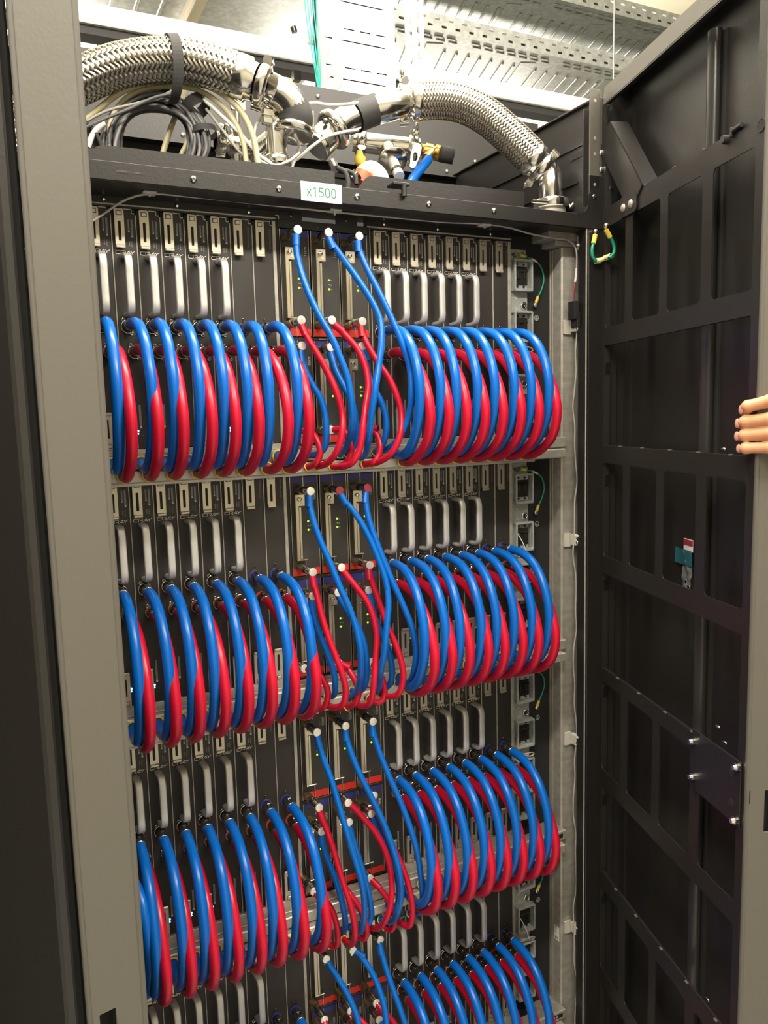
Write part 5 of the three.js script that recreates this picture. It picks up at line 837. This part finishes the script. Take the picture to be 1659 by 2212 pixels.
{ // vertical drop tray with teal fibre cables
  const o = thing('drop_tray', 'tall vertical white galvanised cable tray dropping behind the hoses', 'cable tray'), x0 = 0.647, x1 = 0.868, z = -0.6, yb = 2.31, yt = 3.045;
  const s = new THREE.Shape(); s.moveTo(x0, yb); s.lineTo(x1, yb); s.lineTo(x1, yt); s.lineTo(x0, yt); s.closePath();
  for (let y = yb + 0.03, k = 0; y < yt - 0.03; y += 0.047, k++) { if (k % 2) s.holes.push(rrect(x0 + 0.012, y, x1 - 0.03, y + 0.0035, 0.001)); else for (const [a, b] of [[0.02, 0.06], [0.075, 0.105], [0.12, 0.15], [0.165, 0.195]]) s.holes.push(rrect(x0 + a, y - 0.018, x0 + b, y - 0.0145, 0.001)); }
  mesh('base', sheet(s, z, 0.0015), M.white, o);
  mesh('side_wall', [moved(sheet(slotted(yt - yb, 0.15, 13, 1, 0.036, 0.05), 0, 0.0015), (g) => { g.rotateZ(Math.PI / 2); g.rotateY(Math.PI / 2); g.translate(x0, yb, z); })], M.white, o);
  mesh('side_wall', [moved(sheet(slotted(yt - yb, 0.05, 26, 2, 0.014, 0.012), 0, 0.0015), (g) => { g.rotateZ(Math.PI / 2); g.rotateY(-Math.PI / 2); g.translate(x1, yb, z); })], M.white, o);
  mesh('front_flange', [moved(sheet(slotted(yt - yb, 0.055, 22, 2, 0.018, 0.01), 0, 0.0015), (g) => { g.rotateZ(Math.PI / 2); g.translate(x1 + 0.06, yb, z + 0.05); })], M.white, o);
  mesh('clip', [rod(onZ(633, 58, -0.72), onZ(637, 70, -0.72), 0.008), bx(...(() => { const q = onZ(640, 165, -0.72); return [q.x - 0.01, q.x + 0.01, q.y - 0.012, q.y + 0.012, -0.73, -0.71]; })())], M.gun, o);
  const bun = thing('cable_bundle', 'dark cables packed inside the vertical drop tray', 'cables'); for (let k = 0; k < 9; k++) mesh('cable', tube([V(x0 + 0.012 + k * 0.0245, yb, z - 0.016), V(x0 + 0.012 + k * 0.0245, (yb + yt) / 2, z - 0.017), V(x0 + 0.012 + k * 0.0245, yt, z - 0.016)], 0.0128, 12, 10), M.rubber, bun);
  for (let k = 0; k < 5; k++) { const w = thing('teal_cable', `${ORD[k]} thin teal fibre cable from the edge of the drop tray`, 'cable', 'teal fibre cables'); mesh('cable', tube([[654 + k * 7, -60], [660 + k * 6, 20], [667 + k * 5.5, 70], [676 + k * 4, 125], [684 + k * 2.4, 175], [688 + k * 1.6, 200]].map(([x, y], i) => onZ(x, y, -0.585 + 0.004 * Math.sin(i + k))), 0.0015, 40, 7), M.teal, w); }
}
for (const [px, z, lab] of [[1326, -0.9, 'thin threaded hanger rod beside the upper tray'], [208, -1.6, 'thin hanger rod beside the left braided hose']]) { const q = onZ(px, 60, z), o = thing('hanger_rod', lab, 'rod'); mesh('rod', rod(V(q.x, z < -1.2 ? 2.2 : 2.36, z), V(q.x, RH, z), 0.0022, 0.0022, 8), M.galv, o); mesh('nut', rod(V(q.x, RH - 0.02, z), V(q.x, RH, z), 0.006, 0.006, 6), M.galv, o); }

// ---------------------------------------------------------------- the hand on the right door
{
  const o = thing('person', 'bare hand with four fingers curled around right door edge', 'person', null, [...DR.hinge], rightDoor.rotation.y);
  // local door frame: x along the door, y up, z towards the inside; door edge at x = 0.52, thickness from z 0 to -0.078
  const E = 0.52, fingers = [
    { y: 1.524, tip: [0.5, -0.004], r: [0.0098, 0.0092, 0.0083, 0.0066], dy: [0.024, 0.02, 0.01, -0.004] },
    { y: 1.5035, tip: [0.491, 0.0], r: [0.01, 0.0096, 0.0087, 0.007], dy: [0.013, 0.01, 0.005, -0.002] },
    { y: 1.4845, tip: [0.4895, 0.0], r: [0.0097, 0.0092, 0.0084, 0.0068], dy: [0.01, 0.008, 0.004, -0.001] },
    { y: 1.4665, tip: [0.495, -0.001], r: [0.0088, 0.0083, 0.0076, 0.0062], dy: [0.004, 0.004, 0.002, 0] },
  ];
  const bones = [], nails = [];
  const add = (a, b, ra, rb, k = 0.004) => bones.push([a, b, ra, rb, k]);
  fingers.forEach((f, i) => {
    const y = f.y, mcp = V(E - 0.012, y + f.dy[0], -0.1), pip = V(E + 0.021, y + f.dy[1], -0.062), dip = V(E + 0.016, y + f.dy[2], -0.008), pad = V((E + f.tip[0]) / 2 + 0.004, y + f.dy[2] * 0.3, 0.013), tip = V(f.tip[0] + 0.004, y + f.dy[3], 0.0105);
    add(mcp, pip, f.r[0] + 0.0008, f.r[0]); add(pip, dip, f.r[0], f.r[1]); add(dip, pad, f.r[1], f.r[2]); add(pad, tip, f.r[2], f.r[3]);
    add(V(E - 0.085, 1.494 + (y - 1.494) * 0.55, -0.112), mcp, 0.013, 0.0115, 0.012);
    nails.push([pad.clone().lerp(tip, 0.62), tip.clone().sub(pad).normalize(), f.r[2]]);
  });
  const wr = V(E - 0.15, 1.485, -0.115);
  add(wr, V(E - 0.08, 1.5, -0.112), 0.024, 0.024, 0.02); add(wr, V(E - 0.08, 1.478, -0.112), 0.024, 0.02, 0.02);
  add(V(E - 0.095, 1.512, -0.108), V(E - 0.06, 1.545, -0.098), 0.013, 0.0115, 0.012); add(V(E - 0.06, 1.545, -0.098), V(E - 0.032, 1.56, -0.092), 0.0112, 0.0095);
  add(wr, V(E - 0.26, 1.44, -0.16), 0.024, 0.032, 0.02);
  const lo = V(E - 0.3, 1.39, -0.2), hi = V(E + 0.04, 1.58, 0.03), cell = 0.0028, span = Math.max(hi.x - lo.x, hi.y - lo.y, hi.z - lo.z), res = Math.ceil(span / cell), ctr = lo.clone().add(hi).multiplyScalar(0.5);
  const mc = new MarchingCubes(res, M.skin, false, false, 260000); mc.isolation = 0;
  const hs = res / 2, sc = span / 2 * 1.02, pnt = V(0, 0, 0), ab = V(0, 0, 0), ap = V(0, 0, 0);
  for (let k = 0; k < res; k++) for (let j = 0; j < res; j++) for (let i = 0; i < res; i++) {
    pnt.set((i - hs) / hs * sc + ctr.x, (j - hs) / hs * sc + ctr.y, (k - hs) / hs * sc + ctr.z);
    let d = 1;
    for (const [a, b, ra, rb, kk] of bones) {
      ab.subVectors(b, a); ap.subVectors(pnt, a); const t = Math.max(0, Math.min(1, ap.dot(ab) / ab.lengthSq())); const dd = ap.addScaledVector(ab, -t).length() - (ra + (rb - ra) * t);
      if (d - dd > kk) d = dd; else if (dd - d <= kk) { const h = Math.max(kk - Math.abs(d - dd), 0) / kk; d = Math.min(d, dd) - h * h * kk * 0.25; }
    }
    mc.field[k * res * res + j * res + i] = -d;
  }
  mc.update();
  const n = mc.count, g = new THREE.BufferGeometry(), P = new Float32Array(n * 3), N = new Float32Array(n * 3);
  for (let i = 0; i < n; i++) { for (let c = 0; c < 3; c++) { P[i * 3 + c] = mc.positionArray[i * 3 + c] * sc + ctr.getComponent(c); N[i * 3 + c] = mc.normalArray[i * 3 + c]; } }
  g.setAttribute('position', new THREE.BufferAttribute(P, 3)); g.setAttribute('normal', new THREE.BufferAttribute(N, 3));
  mesh('hand', g, M.skin, o);
  for (const [c, d, r] of nails) {
    const side = V(0, 1, 0).addScaledVector(d, -d.y).normalize().negate(), up = d.clone().cross(side).normalize();
    const q = new THREE.SphereGeometry(1, 14, 10); q.scale(0.0078, r * 0.82, 0.0022);
    q.applyMatrix4(new THREE.Matrix4().makeBasis(d, side, up)); const w = c.clone().addScaledVector(up, r * 0.86); q.translate(w.x, w.y, w.z); mesh('fingernail', q, M.nail, o);
  }
  const sl = lathe([[0.036, 0], [0.037, 0.004], [0.046, 0.12], [0.044, 0.121]], V(E - 0.25, 1.447, -0.155), V(-0.85, -0.42, -0.36).normalize(), 24); mesh('sleeve', sl, M.greyWire, o);
}
renderer.render(scene, camera);
